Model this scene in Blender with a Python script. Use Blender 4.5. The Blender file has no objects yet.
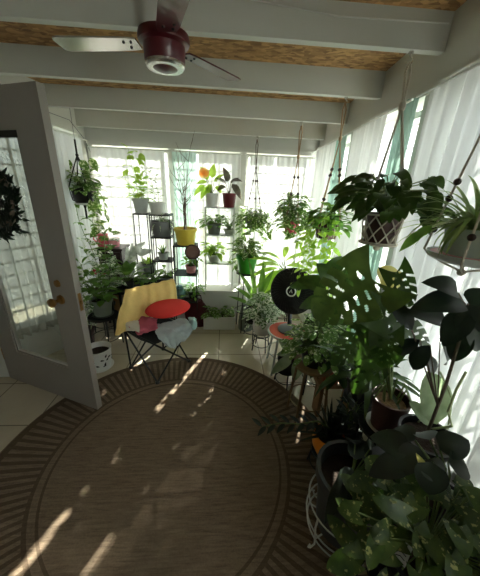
import bpy, math, random
from mathutils import Vector as V, Matrix
PI = math.pi; R = math.radians
S = bpy.context.scene; COL = S.collection
Z = V((0, 0, 1))
# ------------------------------------------------------------------ camera
F, PIT, ROL, YAW = 268.0, R(20.7), R(2.5), R(-4)
CAM = V((0, 0, 1.6))
def _basis():
    f = V((0, math.cos(PIT), -math.sin(PIT))); r = V((1, 0, 0)); u = V((0, math.sin(PIT), math.cos(PIT)))
    r2 = math.cos(ROL)*r + math.sin(ROL)*u; u2 = -math.sin(ROL)*r + math.cos(ROL)*u
    m = Matrix.Rotation(YAW, 3, 'Z')
    return m @ r2, m @ u2, m @ f
CR, CU, CF = _basis()
cd = bpy.data.cameras.new('camera'); cam = bpy.data.objects.new('camera', cd); COL.objects.link(cam)
cd.sensor_fit = 'HORIZONTAL'; cd.sensor_width = 36; cd.lens = 36*F/480; cd.clip_start = .02
M4 = Matrix((CR, CU, -CF)).transposed().to_4x4(); M4.translation = CAM
cam.matrix_world = M4; S.camera = cam
def ray(x, y): return CR*((x-240)/F) - CU*((y-288)/F) + CF
def at(x, y, Y): d = ray(x, y); return CAM + d*(Y/d.y)
def onz(x, y, z): d = ray(x, y); return CAM + d*((z-CAM.z)/d.z)
def mpp(Y, x=240, y=288): return (Y/ray(x, y).y)/F     # metres per pixel at that depth
# ------------------------------------------------------------------ materials
def newmat(name):
    m = bpy.data.materials.new(name); m.use_nodes = True
    nt = m.node_tree; nt.nodes.clear()
    out = nt.nodes.new('ShaderNodeOutputMaterial')
    return m, nt, out
def N(nt, t, **k):
    n = nt.nodes.new(t)
    for a, b in k.items():
        if a.startswith('i_'): n.inputs[a[2:].replace('_', ' ')].default_value = b
        else: setattr(n, a, b)
    return n
def c4(c): return (c[0], c[1], c[2], 1)
def srgb(r, g, b):
    f = lambda v: v/255/12.92 if v/255 <= .04045 else ((v/255+.055)/1.055)**2.4
    return (f(r), f(g), f(b))
def mat(name, col, rough=.6, metal=0, var=.12, scale=9, bump=0, bscale=60, spec=.5, coat=0):
    m, nt, out = newmat(name)
    b = N(nt, 'ShaderNodeBsdfPrincipled'); b.inputs['Roughness'].default_value = rough
    b.inputs['Metallic'].default_value = metal; b.inputs['Specular IOR Level'].default_value = spec
    b.inputs['Coat Weight'].default_value = coat
    tc = N(nt, 'ShaderNodeTexCoord'); no = N(nt, 'ShaderNodeTexNoise'); no.inputs['Scale'].default_value = scale
    no.inputs['Detail'].default_value = 4
    nt.links.new(tc.outputs['Object'], no.inputs['Vector'])
    mx = N(nt, 'ShaderNodeMix', data_type='RGBA')
    mx.inputs[6].default_value = c4([c*(1-var) for c in col]); mx.inputs[7].default_value = c4([min(1, c*(1+var)) for c in col])
    nt.links.new(no.outputs['Fac'], mx.inputs[0]); nt.links.new(mx.outputs[2], b.inputs['Base Color'])
    if bump:
        n2 = N(nt, 'ShaderNodeTexNoise'); n2.inputs['Scale'].default_value = bscale
        bp = N(nt, 'ShaderNodeBump'); bp.inputs['Strength'].default_value = bump; bp.inputs['Distance'].default_value = .01
        nt.links.new(tc.outputs['Object'], n2.inputs['Vector'])
        nt.links.new(n2.outputs['Fac'], bp.inputs['Height']); nt.links.new(bp.outputs['Normal'], b.inputs['Normal'])
    nt.links.new(b.outputs[0], out.inputs[0])
    return m
def leafmat(name, c1, c2, trans, tw=.38, rough=.38, vari=None, vthr=.56, scale=14):
    """leaf: two greens by noise, optional cream variegation, light passing through"""
    m, nt, out = newmat(name)
    L = nt.links.new
    tc = N(nt, 'ShaderNodeTexCoord'); no = N(nt, 'ShaderNodeTexNoise'); no.inputs['Scale'].default_value = scale; no.inputs['Detail'].default_value = 3
    L(tc.outputs['Object'], no.inputs['Vector'])
    rp = N(nt, 'ShaderNodeValToRGB'); rp.color_ramp.elements[0].position = .35; rp.color_ramp.elements[1].position = .65
    rp.color_ramp.elements[0].color = c4(c1); rp.color_ramp.elements[1].color = c4(c2)
    L(no.outputs['Fac'], rp.inputs[0]); col = rp.outputs[0]
    if vari:
        n2 = N(nt, 'ShaderNodeTexNoise'); n2.inputs['Scale'].default_value = scale*2.4; n2.inputs['Detail'].default_value = 2
        L(tc.outputs['Object'], n2.inputs['Vector'])
        r2 = N(nt, 'ShaderNodeValToRGB'); r2.color_ramp.elements[0].position = vthr; r2.color_ramp.elements[1].position = vthr+.04
        L(n2.outputs['Fac'], r2.inputs[0])
        mx = N(nt, 'ShaderNodeMix', data_type='RGBA'); mx.inputs[7].default_value = c4(vari)
        L(r2.outputs[0], mx.inputs[0]); L(col, mx.inputs[6]); col = mx.outputs[2]
    b = N(nt, 'ShaderNodeBsdfPrincipled'); b.inputs['Roughness'].default_value = rough; L(col, b.inputs['Base Color'])
    t = N(nt, 'ShaderNodeBsdfTranslucent')
    m2 = N(nt, 'ShaderNodeMix', data_type='RGBA', blend_type='ADD'); m2.inputs[0].default_value = 1
    m2.inputs[7].default_value = c4(trans); L(col, m2.inputs[6]); L(m2.outputs[2], t.inputs[0])
    ms = N(nt, 'ShaderNodeMixShader'); ms.inputs[0].default_value = tw
    L(b.outputs[0], ms.inputs[1]); L(t.outputs[0], ms.inputs[2]); L(ms.outputs[0], out.inputs[0])
    return m
def sheermat(name, col, tr=.16, tl=.55, scale=1):
    m, nt, out = newmat(name); L = nt.links.new
    tc = N(nt, 'ShaderNodeTexCoord'); no = N(nt, 'ShaderNodeTexNoise'); no.inputs['Scale'].default_value = 40
    L(tc.outputs['Object'], no.inputs['Vector'])
    mp = N(nt, 'ShaderNodeMapRange'); mp.inputs['To Min'].default_value = tr*.6; mp.inputs['To Max'].default_value = tr*1.4
    L(no.outputs['Fac'], mp.inputs['Value'])
    d = N(nt, 'ShaderNodeBsdfDiffuse'); d.inputs[0].default_value = c4(col)
    t = N(nt, 'ShaderNodeBsdfTranslucent'); t.inputs[0].default_value = c4(col)
    p = N(nt, 'ShaderNodeBsdfTransparent'); p.inputs[0].default_value = c4([.5+.5*c for c in col])
    a = N(nt, 'ShaderNodeMixShader'); a.inputs[0].default_value = tl
    L(d.outputs[0], a.inputs[1]); L(t.outputs[0], a.inputs[2])
    b = N(nt, 'ShaderNodeMixShader'); L(mp.outputs[0], b.inputs[0]); L(a.outputs[0], b.inputs[1]); L(p.outputs[0], b.inputs[2])
    L(b.outputs[0], out.inputs[0])
    return m
def math_(nt, op, a, b=None, c=None):
    n = nt.nodes.new('ShaderNodeMath'); n.operation = op
    for i, v in enumerate((a, b, c)):
        if v is None: continue
        if isinstance(v, (int, float)): n.inputs[i].default_value = v
        else: nt.links.new(v, n.inputs[i])
    return n.outputs[0]
def glassmat(name, tint=(.94, .97, .96), gl=.08):
    m, nt, out = newmat(name); L = nt.links.new
    p = N(nt, 'ShaderNodeBsdfTransparent'); p.inputs[0].default_value = c4(tint)
    g = N(nt, 'ShaderNodeBsdfGlossy'); g.inputs['Roughness'].default_value = .03
    fr = N(nt, 'ShaderNodeFresnel'); fr.inputs[0].default_value = 1.45
    a = N(nt, 'ShaderNodeMixShader'); L(math_(nt, 'MULTIPLY', fr.outputs[0], .35), a.inputs[0]); L(p.outputs[0], a.inputs[1]); L(g.outputs[0], a.inputs[2])
    L(a.outputs[0], out.inputs[0]); return m
def tilemat():
    m, nt, out = newmat('floor_tile'); L = nt.links.new
    tc = N(nt, 'ShaderNodeTexCoord'); mp = N(nt, 'ShaderNodeMapping'); mp.inputs['Location'].default_value = (.025, -2.31, 0)
    L(tc.outputs['Object'], mp.inputs[0])
    br = N(nt, 'ShaderNodeTexBrick'); br.offset = 0; br.squash = 1
    br.inputs['Scale'].default_value = 1; br.inputs['Brick Width'].default_value = .42; br.inputs['Row Height'].default_value = .42
    br.inputs['Mortar Size'].default_value = .0045; br.inputs['Mortar Smooth'].default_value = .3
    br.inputs['Color1'].default_value = c4(srgb(196, 184, 160)); br.inputs['Color2'].default_value = c4(srgb(186, 174, 150)); br.inputs['Mortar'].default_value = c4(srgb(110, 98, 80))
    L(mp.outputs[0], br.inputs[0])
    no = N(nt, 'ShaderNodeTexNoise'); no.inputs['Scale'].default_value = 3.5; no.inputs['Detail'].default_value = 6; L(tc.outputs['Object'], no.inputs['Vector'])
    mr = N(nt, 'ShaderNodeMapRange'); mr.inputs['To Min'].default_value = .75; mr.inputs['To Max'].default_value = 1.1; L(no.outputs['Fac'], mr.inputs[0])
    mx = N(nt, 'ShaderNodeMix', data_type='RGBA', blend_type='MULTIPLY'); mx.inputs[0].default_value = 1
    L(br.outputs[0], mx.inputs[6]); L(mr.outputs[0], mx.inputs[7])
    b = N(nt, 'ShaderNodeBsdfPrincipled'); b.inputs['Roughness'].default_value = .38; L(mx.outputs[2], b.inputs['Base Color'])
    bp = N(nt, 'ShaderNodeBump'); bp.inputs['Strength'].default_value = .25; bp.inputs['Distance'].default_value = .003; bp.invert = True
    L(br.outputs['Fac'], bp.inputs['Height']); L(bp.outputs[0], b.inputs['Normal'])
    L(b.outputs[0], out.inputs[0]); return m
def rugmat():
    m, nt, out = newmat('rug_weave'); L = nt.links.new
    tc = N(nt, 'ShaderNodeTexCoord'); sp = N(nt, 'ShaderNodeSeparateXYZ'); L(tc.outputs['Object'], sp.inputs[0])
    x, y = sp.outputs[0], sp.outputs[1]
    r = math_(nt, 'SQRT', math_(nt, 'ADD', math_(nt, 'MULTIPLY', x, x), math_(nt, 'MULTIPLY', y, y)))
    ang = math_(nt, 'ARCTAN2', y, x)
    rib = math_(nt, 'GREATER_THAN', math_(nt, 'SINE', math_(nt, 'MULTIPLY', ang, 118)), .1)
    inb = math_(nt, 'MULTIPLY', math_(nt, 'GREATER_THAN', r, .735), math_(nt, 'LESS_THAN', r, 1.0))
    ribs = math_(nt, 'MULTIPLY', rib, inb)
    def band(a, b): return math_(nt, 'MULTIPLY', math_(nt, 'GREATER_THAN', r, a), math_(nt, 'LESS_THAN', r, b))
    rings = math_(nt, 'ADD', band(.668, .682), math_(nt, 'ADD', band(.715, .735), band(1.0, 1.04)))
    # field: slanting streaks of weave
    mp = N(nt, 'ShaderNodeMapping'); mp.inputs['Rotation'].default_value = (0, 0, R(-28)); mp.inputs['Scale'].default_value = (8, 90, 1); L(tc.outputs['Object'], mp.inputs[0])
    no = N(nt, 'ShaderNodeTexNoise'); no.inputs['Scale'].default_value = 1; no.inputs['Detail'].default_value = 5; no.inputs['Roughness'].default_value = .7; L(mp.outputs[0], no.inputs[0])
    n3 = N(nt, 'ShaderNodeTexNoise'); n3.inputs['Scale'].default_value = 160; L(tc.outputs['Object'], n3.inputs[0])
    dark = math_(nt, 'MINIMUM', math_(nt, 'ADD', ribs, rings), 1)
    f = N(nt, 'ShaderNodeMapRange'); f.inputs['From Min'].default_value = .3; f.inputs['From Max'].default_value = .7; L(no.outputs['Fac'], f.inputs[0])
    mx = N(nt, 'ShaderNodeMix', data_type='RGBA'); L(f.outputs[0], mx.inputs[0]); mx.inputs[6].default_value = c4(srgb(98, 83, 68)); mx.inputs[7].default_value = c4(srgb(136, 118, 99))
    m2 = N(nt, 'ShaderNodeMix', data_type='RGBA'); m2.inputs[7].default_value = c4(srgb(72, 58, 45)); L(math_(nt, 'MULTIPLY', dark, .7), m2.inputs[0]); L(mx.outputs[2], m2.inputs[6])
    m3 = N(nt, 'ShaderNodeMix', data_type='RGBA', blend_type='MULTIPLY'); m3.inputs[0].default_value = .7; L(m2.outputs[2], m3.inputs[6])
    mr = N(nt, 'ShaderNodeMapRange'); mr.inputs['To Min'].default_value = .5; mr.inputs['To Max'].default_value = 1.4; L(n3.outputs['Fac'], mr.inputs[0]); L(mr.outputs[0], m3.inputs[7])
    b = N(nt, 'ShaderNodeBsdfPrincipled'); b.inputs['Roughness'].default_value = .9; b.inputs['Specular IOR Level'].default_value = .15; L(m3.outputs[2], b.inputs['Base Color'])
    bp = N(nt, 'ShaderNodeBump'); bp.inputs['Strength'].default_value = .6; bp.inputs['Distance'].default_value = .004; L(no.outputs['Fac'], bp.inputs['Height']); L(bp.outputs[0], b.inputs['Normal'])
    L(b.outputs[0], out.inputs[0]); return m
def osbmat():
    m, nt, out = newmat('chipboard'); L = nt.links.new
    tc = N(nt, 'ShaderNodeTexCoord'); mp = N(nt, 'ShaderNodeMapping'); mp.inputs['Scale'].default_value = (26, 60, 1); L(tc.outputs['Object'], mp.inputs[0])
    vo = N(nt, 'ShaderNodeTexVoronoi'); vo.inputs['Scale'].default_value = 1; vo.inputs['Randomness'].default_value = 1; L(mp.outputs[0], vo.inputs[0])
    sh = N(nt, 'ShaderNodeSeparateColor'); L(vo.outputs['Color'], sh.inputs[0])
    no = N(nt, 'ShaderNodeTexNoise'); no.inputs['Scale'].default_value = 5; no.inputs['Detail'].default_value = 7; no.inputs['Roughness'].default_value = .75; L(tc.outputs['Object'], no.inputs[0])
    a = math_(nt, 'ADD', math_(nt, 'MULTIPLY', sh.outputs[0], .5), math_(nt, 'MULTIPLY', no.outputs['Fac'], .6))
    rp = N(nt, 'ShaderNodeValToRGB'); e = rp.color_ramp.elements; e[0].position = .18; e[0].color = c4(srgb(112, 76, 44)); e[1].position = .9; e[1].color = c4(srgb(214, 168, 112))
    L(a, rp.inputs[0])
    b = N(nt, 'ShaderNodeBsdfPrincipled'); b.inputs['Roughness'].default_value = .7; L(rp.outputs[0], b.inputs['Base Color']); L(b.outputs[0], out.inputs[0]); return m
M = {}
M['paint'] = mat('white_paint', srgb(205, 205, 198), .55, var=.05, scale=4)
M['beam'] = mat('beam_paint', srgb(196, 197, 190), .5, var=.07, scale=3, bump=.1, bscale=8)
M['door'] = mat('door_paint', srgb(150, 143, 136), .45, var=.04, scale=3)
M['plinth'] = mat('grey_wall_paint', srgb(170, 170, 160), .7, var=.06)
M['tile'] = tilemat(); M['rug'] = rugmat(); M['osb'] = osbmat()
M['glass'] = glassmat('window_glass')
M['sheer'] = sheermat('white_sheer', (.88, .88, .87), .025, .12)
M['sheer_side'] = sheermat('grey_white_sheer', (.82, .83, .84), .03, .09)
M['teal'] = sheermat('teal_sheer', srgb(206, 226, 220), .03, .13)
M['linen'] = sheermat('grey_net', (.40, .40, .35), .2, .5)
M['green'] = sheermat('sage_sheer', srgb(160, 190, 178), .05, .16)
M['maroon'] = mat('fan_maroon', srgb(76, 10, 22), .38, var=.05, coat=.15)
M['silver'] = mat('brushed_silver', srgb(200, 195, 190), .25, .9, var=.04)
M['brass'] = mat('aged_brass', srgb(150, 112, 62), .3, .9, var=.1)
M['black'] = mat('black_metal', srgb(22, 22, 22), .45, .2, var=.1)
M['blackp'] = mat('black_plastic', srgb(20, 20, 22), .3, 0, var=.1)
M['darkwood'] = mat('dark_wood', srgb(42, 24, 26), .4, var=.2, scale=20)
M['wood'] = mat('bare_wood', srgb(150, 112, 74), .6, var=.2, scale=16)
M['bamboo'] = mat('bamboo_cane', srgb(120, 92, 58), .5, var=.15)
M['white'] = mat('white_glaze', srgb(226, 226, 222), .3, var=.03)
M['whiteplas'] = mat('white_plastic', srgb(215, 217, 213), .4, var=.03)
M['grey'] = mat('grey_green_ceramic', srgb(118, 128, 116), .5, var=.06)
M['palegrey'] = mat('pale_grey_ceramic', srgb(196, 200, 196), .45, var=.05)
M['midgrey'] = mat('mid_grey_plastic', srgb(108, 110, 112), .45, var=.06)
M['yellowpot'] = mat('mustard_glaze', srgb(222, 198, 72), .4, var=.05)
M['greenpot'] = mat('bright_green_plastic', srgb(70, 170, 50), .35, var=.05)
M['limepot'] = mat('pale_green_ceramic', srgb(160, 196, 140), .45, var=.05)
M['redpot'] = mat('dark_red_pot', srgb(112, 24, 40), .4, var=.08)
M['pink'] = mat('pink_ceramic', srgb(216, 96, 110), .4, var=.05)
M['rose'] = mat('rose_ceramic', srgb(226, 150, 158), .4, var=.05)
M['terra'] = mat('terracotta', srgb(170, 98, 66), .7, var=.1)
M['orange'] = mat('orange_glaze', srgb(226, 134, 30), .4, var=.05)
M['charcoal'] = mat('charcoal_plastic', srgb(58, 60, 62), .5, var=.06)
M['greygreen'] = mat('light_grey_green_ceramic', srgb(158, 170, 156), .5, var=.05)
M['brownpot'] = mat('brown_plastic_pot', srgb(74, 44, 38), .5, var=.08)
M['teapot'] = mat('blue_grey_ceramic', srgb(96, 132, 140), .4, var=.05)
M['soil'] = mat('potting_soil', srgb(52, 38, 28), .95, var=.4, scale=60, bump=.6, bscale=120)
M['bark'] = mat('wood_chip_mulch', srgb(150, 120, 84), .9, var=.5, scale=70, bump=.8, bscale=90)
M['stem'] = mat('green_stem', srgb(98, 118, 60), .5, var=.15)
M['palestem'] = mat('pale_green_stem', srgb(176, 190, 140), .45, var=.1)
M['twig'] = mat('brown_twig', srgb(98, 84, 70), .7, var=.15)
M['rope'] = mat('cotton_rope', srgb(192, 184, 168), .85, var=.15, scale=80, bump=.6, bscale=160)
M['tanrope'] = mat('jute_rope', srgb(164, 136, 104), .85, var=.15, scale=80)
M['blackrope'] = mat('black_cord', srgb(24, 24, 24), .8)
M['bead'] = mat('dark_wooden_bead', srgb(52, 30, 26), .4)
M['cloth_y'] = mat('yellow_terry', srgb(240, 208, 134), .95, var=.08, scale=40, bump=.5, bscale=220, spec=.1)
M['cloth_w'] = mat('white_terry', srgb(222, 214, 200), .95, var=.05, bump=.4, bscale=200, spec=.1)
M['cloth_p'] = mat('pink_cloth', srgb(206, 106, 124), .9, var=.1, bump=.3, bscale=160, spec=.1)
M['cloth_g'] = mat('grey_cloth', srgb(172, 182, 182), .9, var=.08, bump=.4, bscale=160, spec=.1)
M['cloth_b'] = mat('pale_aqua_cloth', srgb(176, 212, 212), .9, var=.05, bump=.3, spec=.1)
M['cushion'] = mat('coral_red_cushion', srgb(226, 66, 62), .85, var=.06, bump=.2, bscale=150, spec=.15)
M['canvas'] = mat('charcoal_canvas', srgb(34, 36, 38), .9, var=.1)
M['redseat'] = mat('orange_red_enamel', srgb(206, 78, 52), .5, var=.06)
M['bag'] = mat('maroon_bag', srgb(72, 18, 26), .85, var=.15)
M['medal'] = mat('woven_medallion', srgb(120, 92, 84), .9, var=.3, scale=60)
M['outtrunk'] = mat('tree_bark', srgb(90, 76, 62), .9, var=.3)
G = srgb
LM = {
 'dark': leafmat('deep_green_leaf', G(36, 54, 24), G(62, 84, 38), (.02, .06, .0), .3, .3),
 'split': leafmat('split_leaf_green', G(54, 74, 34), G(84, 104, 50), (.03, .06, .0), .32),
 'black': leafmat('very_dark_leaf', G(16, 28, 20), G(30, 46, 28), (.0, .01, .0), .12, .42),
 'mid': leafmat('mid_green_leaf', G(62, 100, 44), G(104, 144, 66), (.14, .24, .02), .5),
 'lime': leafmat('lime_leaf', G(116, 156, 54), G(172, 202, 88), (.24, .34, .04), .55),
 'vari': leafmat('variegated_leaf', G(64, 104, 46), G(108, 146, 72), (.14, .22, .03), .48, .4, G(222, 226, 190), .56, 22),
 'variw': leafmat('white_splashed_leaf', G(62, 98, 54), G(100, 134, 84), (.1, .16, .05), .45, .4, G(236, 238, 226), .48, 20),
 'pothos': leafmat('pothos_leaf', G(40, 66, 24), G(72, 94, 36), (.01, .03, .0), .2, .45, G(150, 154, 92), .62, 24),
 'ghost': leafmat('pale_silver_leaf', G(160, 168, 156), G(196, 202, 192), (.1, .1, .1), .45),
 'yellow': leafmat('yellowing_leaf', G(206, 196, 104), G(226, 214, 130), (.05, .05, .0), .4),
 'purple': leafmat('purple_green_leaf', G(66, 44, 56), G(90, 92, 66), (.05, .04, .03), .35),
 'sage': leafmat('pale_sage_leaf', G(126, 146, 110), G(160, 174, 138), (.06, .08, .04), .45),
 'spider': leafmat('striped_strap_leaf', G(100, 124, 68), G(156, 174, 112), (.14, .2, .06), .45, .4),
 'peach': leafmat('peach_flower', G(250, 196, 140), G(252, 214, 160), (.4, .3, .1), .6),
 'red': leafmat('red_flower', G(170, 40, 56), G(200, 60, 76), (.1, .02, .02), .35),
}
# ------------------------------------------------------------------ mesh builder (world coordinates in, one mesh object out)
class MB:
    def __init__(s): s.v = []; s.f = []
    def add(s, vs, fs):
        o = len(s.v); s.v += [tuple(p) for p in vs]; s.f += [tuple(i+o for i in f) for f in fs]
    def box(s, a, b, rot=0, piv=None, bev=0):
        x0, y0, z0 = a; x1, y1, z1 = b
        vs = [V(p) for p in ((x0,y0,z0),(x1,y0,z0),(x1,y1,z0),(x0,y1,z0),(x0,y0,z1),(x1,y0,z1),(x1,y1,z1),(x0,y1,z1))]
        if rot:
            m = Matrix.Rotation(rot, 3, 'Z'); piv = V(piv); vs = [m @ (p-piv) + piv for p in vs]
        s.add(vs, [(0,3,2,1),(4,5,6,7),(0,1,5,4),(1,2,6,5),(2,3,7,6),(3,0,4,7)])
    def hexa(s, vs): s.add(vs, [(0,3,2,1),(4,5,6,7),(0,1,5,4),(1,2,6,5),(2,3,7,6),(3,0,4,7)])
    def tube(s, pts, r, n=6, cap=True):
        pts = [V(p) for p in pts]; rs = r if isinstance(r, (list, tuple)) else [r]*len(pts)
        vs = []; t0 = (pts[1]-pts[0]).normalized(); up = V((0,0,1)) if abs(t0.z) < .9 else V((1,0,0))
        a = t0.cross(up).normalized()
        for i, p in enumerate(pts):
            t = (pts[min(i+1, len(pts)-1)]-pts[max(i-1, 0)]).normalized()
            a = (a - t*a.dot(t))
            a = a.normalized() if a.length > 1e-6 else t.orthogonal().normalized()
            b = t.cross(a)
            for k in range(n):
                q = 2*PI*k/n; vs.append(p + (a*math.cos(q)+b*math.sin(q))*rs[i])
        fs = [(i*n+k, i*n+(k+1)%n, (i+1)*n+(k+1)%n, (i+1)*n+k) for i in range(len(pts)-1) for k in range(n)]
        if cap: fs += [tuple(range(n-1, -1, -1)), tuple((len(pts)-1)*n+k for k in range(n))]
        s.add(vs, fs)
    def lathe(s, c, prof, n=24, sy=1, axis=None):
        c = V(c); vs = []
        m = axis.to_track_quat('Z', 'Y').to_matrix() if axis else Matrix.Identity(3)
        for r, z in prof:
            for k in range(n):
                q = 2*PI*k/n; vs.append(c + m @ V((r*math.cos(q), r*math.sin(q)*sy, z)))
        fs = [(i*n+k, i*n+(k+1)%n, (i+1)*n+(k+1)%n, (i+1)*n+k) for i in range(len(prof)-1) for k in range(n)]
        if prof[0][0] > 1e-5: fs.append(tuple(range(n-1, -1, -1)))
        if prof[-1][0] > 1e-5: fs.append(tuple((len(prof)-1)*n+k for k in range(n)))
        s.add(vs, fs)
    def ball(s, c, r, n=10, m=7, sc=(1,1,1)):
        prof = []
        c = V(c); vs = []
        for i in range(m+1):
            a = -PI/2+PI*i/m
            for k in range(n):
                q = 2*PI*k/n; vs.append(c+V((r*math.cos(a)*math.cos(q)*sc[0], r*math.cos(a)*math.sin(q)*sc[1], r*math.sin(a)*sc[2])))
        s.add(vs, [(i*n+k, i*n+(k+1)%n, (i+1)*n+(k+1)%n, (i+1)*n+k) for i in range(m) for k in range(n)])
    def ring(s, c, r, t, n=28, k=6, axis=None):
        m = axis.to_track_quat('Z', 'Y').to_matrix() if axis else Matrix.Identity(3)
        s.tube([V(c)+m @ V((r*math.cos(2*PI*i/n), r*math.sin(2*PI*i/n), 0)) for i in range(n+1)], t, k, cap=False)
    def build(s, name, m, parent=None, smooth=True, solid=0):
        o0 = parent['_o'] if parent is not None and '_o' in parent else (0,0,0)
        me = bpy.data.meshes.new(name)
        me.from_pydata([(p[0]-o0[0], p[1]-o0[1], p[2]-o0[2]) for p in s.v], [], s.f)
        if smooth: me.shade_smooth()
        o = bpy.data.objects.new(name, me); COL.objects.link(o)
        me.materials.append(m)
        if parent is not None: o.parent = parent; o['_o'] = tuple(o0)
        if solid:
            md = o.modifiers.new('thickness', 'SOLIDIFY'); md.thickness = solid; md.offset = 0
        if smooth:
            try: me.set_sharp_from_angle(angle=R(40))
            except Exception: pass
        return o
def tag(o, label, cat, group=None):
    o['label'] = label; o['category'] = cat
    if group: o['group'] = group
    return o
def thing(name, label, cat, loc, group=None):
    o = bpy.data.objects.new(name, None); COL.objects.link(o); o.location = V(loc); o.empty_display_size = .1
    o['_o'] = tuple(V(loc)); return tag(o, label, cat, group)
def struct(name, mb, m, parent=None, smooth=False):
    o = mb.build(name, m, parent, smooth)
    if parent is None: o['kind'] = 'structure'
    return o
# ------------------------------------------------------------------ leaves
def outline(shape, t):
    if shape == 'heart': return max(0, (1-t)**.75*(t+.16)**.32*1.5) if t < 1 else 0
    if shape == 'lance': return math.sin(PI*min(1, max(0, t))**.85)
    if shape == 'oval': return math.sin(PI*t)**.62 if 0 < t < 1 else 0
    if shape == 'strap': return (min(1, t*6+.4))*(1-t**3) if t < 1 else 0
    if shape == 'monstera': return max(0, (1-t)**.62*(t+.22)**.3*1.35) if t < 1 else 0
    if shape == 'ovate': return math.sin(PI*t**.62)**.8 if 0 < t < 1 else 0
    return 1
def leaf(mb, p, d, L, W, shape='oval', droop=.6, fold=.18, up=Z, nt=6, ns=2, mask=None, wave=0, ph=0):
    d = V(d).normalized(); n = V(up)-d*V(up).dot(d)
    if n.length < .05: n = d.orthogonal()
    n.normalize(); s = d.cross(n)
    pos = V(p); vs = []; idx = {}
    for i in range(nt+1):
        t = i/nt; a = droop*t
        dt = d*math.cos(a)-n*math.sin(a); nn = n*math.cos(a)+d*math.sin(a)
        if i: pos = pos+dt*(L/nt)
        w = W/2*outline(shape, t)
        for j in range(-ns, ns+1):
            q = j/ns
            back = 0
            if shape in ('heart', 'monstera'): back = -L*(.24 if shape == 'heart' else .3)*abs(q)**1.3*(1-t)**3
            vs.append(pos+s*(q*w)+nn*(fold*abs(q)*w + wave*W*abs(q)*math.sin(t*9+ph+(1.5 if j < 0 else 0)))+dt*back)
    k = 2*ns+1; fs = []
    for i in range(nt):
        for j in range(2*ns):
            if mask and mask((i+.5)/nt, (j+.5-ns)/ns): continue
            fs.append((i*k+j, i*k+j+1, (i+1)*k+j+1, (i+1)*k+j))
    mb.add(vs, fs)
def monstera_mask(sl=6.0, holes=True):
    def f(t, q):
        a = abs(q); u = (t-.20*a)*sl + (.5 if q < 0 else 0)
        if u < .45 or t > .93: return False
        k = u % 1
        if a > .48 and k < .2+.22*(a-.48): return True
        return holes and .16 < a < .42 and .46 < k < .72 and t < .8
    return f
def curve(p, q, sag=.0, n=5, up=0):
    """points from p to q with a bow (up>0 arches)"""
    p, q = V(p), V(q)
    return [p.lerp(q, i/n)+Z*(4*up*(i/n)*(1-i/n)) for i in range(n+1)]
# ------------------------------------------------------------------ pots
def pot(t, base, rt, rb, h, m, rim=True, soil='soil', style='taper', name='pot'):
    b = V(base); mb = MB()
    if style == 'round': prof = [(0, 0), (rb, 0), (rt*1.02, h*.35), (rt*1.08, h*.6), (rt, h), (rt*.9, h), (rt*.95, h*.7), (rt*.7, h*.5)]
    elif style == 'bowl': prof = [(0, 0), (rb, 0), (rb+(rt-rb)*.7, h*.35), (rt, h), (rt*.93, h), (rt*.85, h*.6)]
    else:
        k = rt-rb
        prof = [(0, 0), (rb, 0), (rb+k*.82, h*.82)]
        if rim: prof += [(rt*1.06, h*.83), (rt*1.08, h), (rt*.97, h), (rt*.9, h*.7)]
        else: prof += [(rt, h), (rt*.93, h), (rt*.88, h*.7)]
    mb.lathe(b, prof, 26); o = mb.build(name, m, t)
    s = MB(); s.lathe(b+Z*h*.82, [(0, .012*0+h*.06), (rt*.5, h*.04), (rt*.93-(.0 if style != 'taper' else .004), 0)], 18); s.build('soil', M[soil], t)
    return o
def saucer(t, c, r, m, h=.018):
    mb = MB(); mb.lathe(V(c), [(0, 0), (r*.8, 0), (r, h), (r*.95, h), (r*.78, .004), (0, .004)], 26); return mb.build('saucer', m, t)
def wire_stand(label, top, r, m=None, legs=3, flare=1.12, plate=True, name='plant_stand', z0=0, group=None, ph=.5, brace=True, tm=None):
    """round metal stand: top disc or ring, legs, a brace ring"""
    m = m or M['black']; c = V(top); t = thing(name, label, 'plant stand', (c.x, c.y, z0), group)
    mb = MB()
    if plate: mb.lathe(c-Z*.014, [(0, 0), (r, 0), (r, .014), (0, .014)], 26)
    else:
        mb.ring(c-Z*.006, r, .006)
        for k in range(2):
            a = PI*k/2+ph; e = V((math.cos(a), math.sin(a), 0))*r; mb.tube([c-Z*.006-e, c-Z*.006+e], .005)
    mb.build('top', tm or m, t)
    for k in range(legs):
        a = 2*PI*k/legs+ph; e = V((math.cos(a), math.sin(a), 0))
        l = MB(); l.tube([c+e*r*.95-Z*.01, c+e*r*.95-Z*(c.z-z0)*.3, V((c.x, c.y, z0))+e*r*flare+Z*.003], .006); l.build('leg', m, t)
    if brace:
        b = MB(); b.ring(V((c.x, c.y, z0+(c.z-z0)*.35)), r*(.95+.1*.5), .004); b.build('brace_ring', m, t)
    return t
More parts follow.
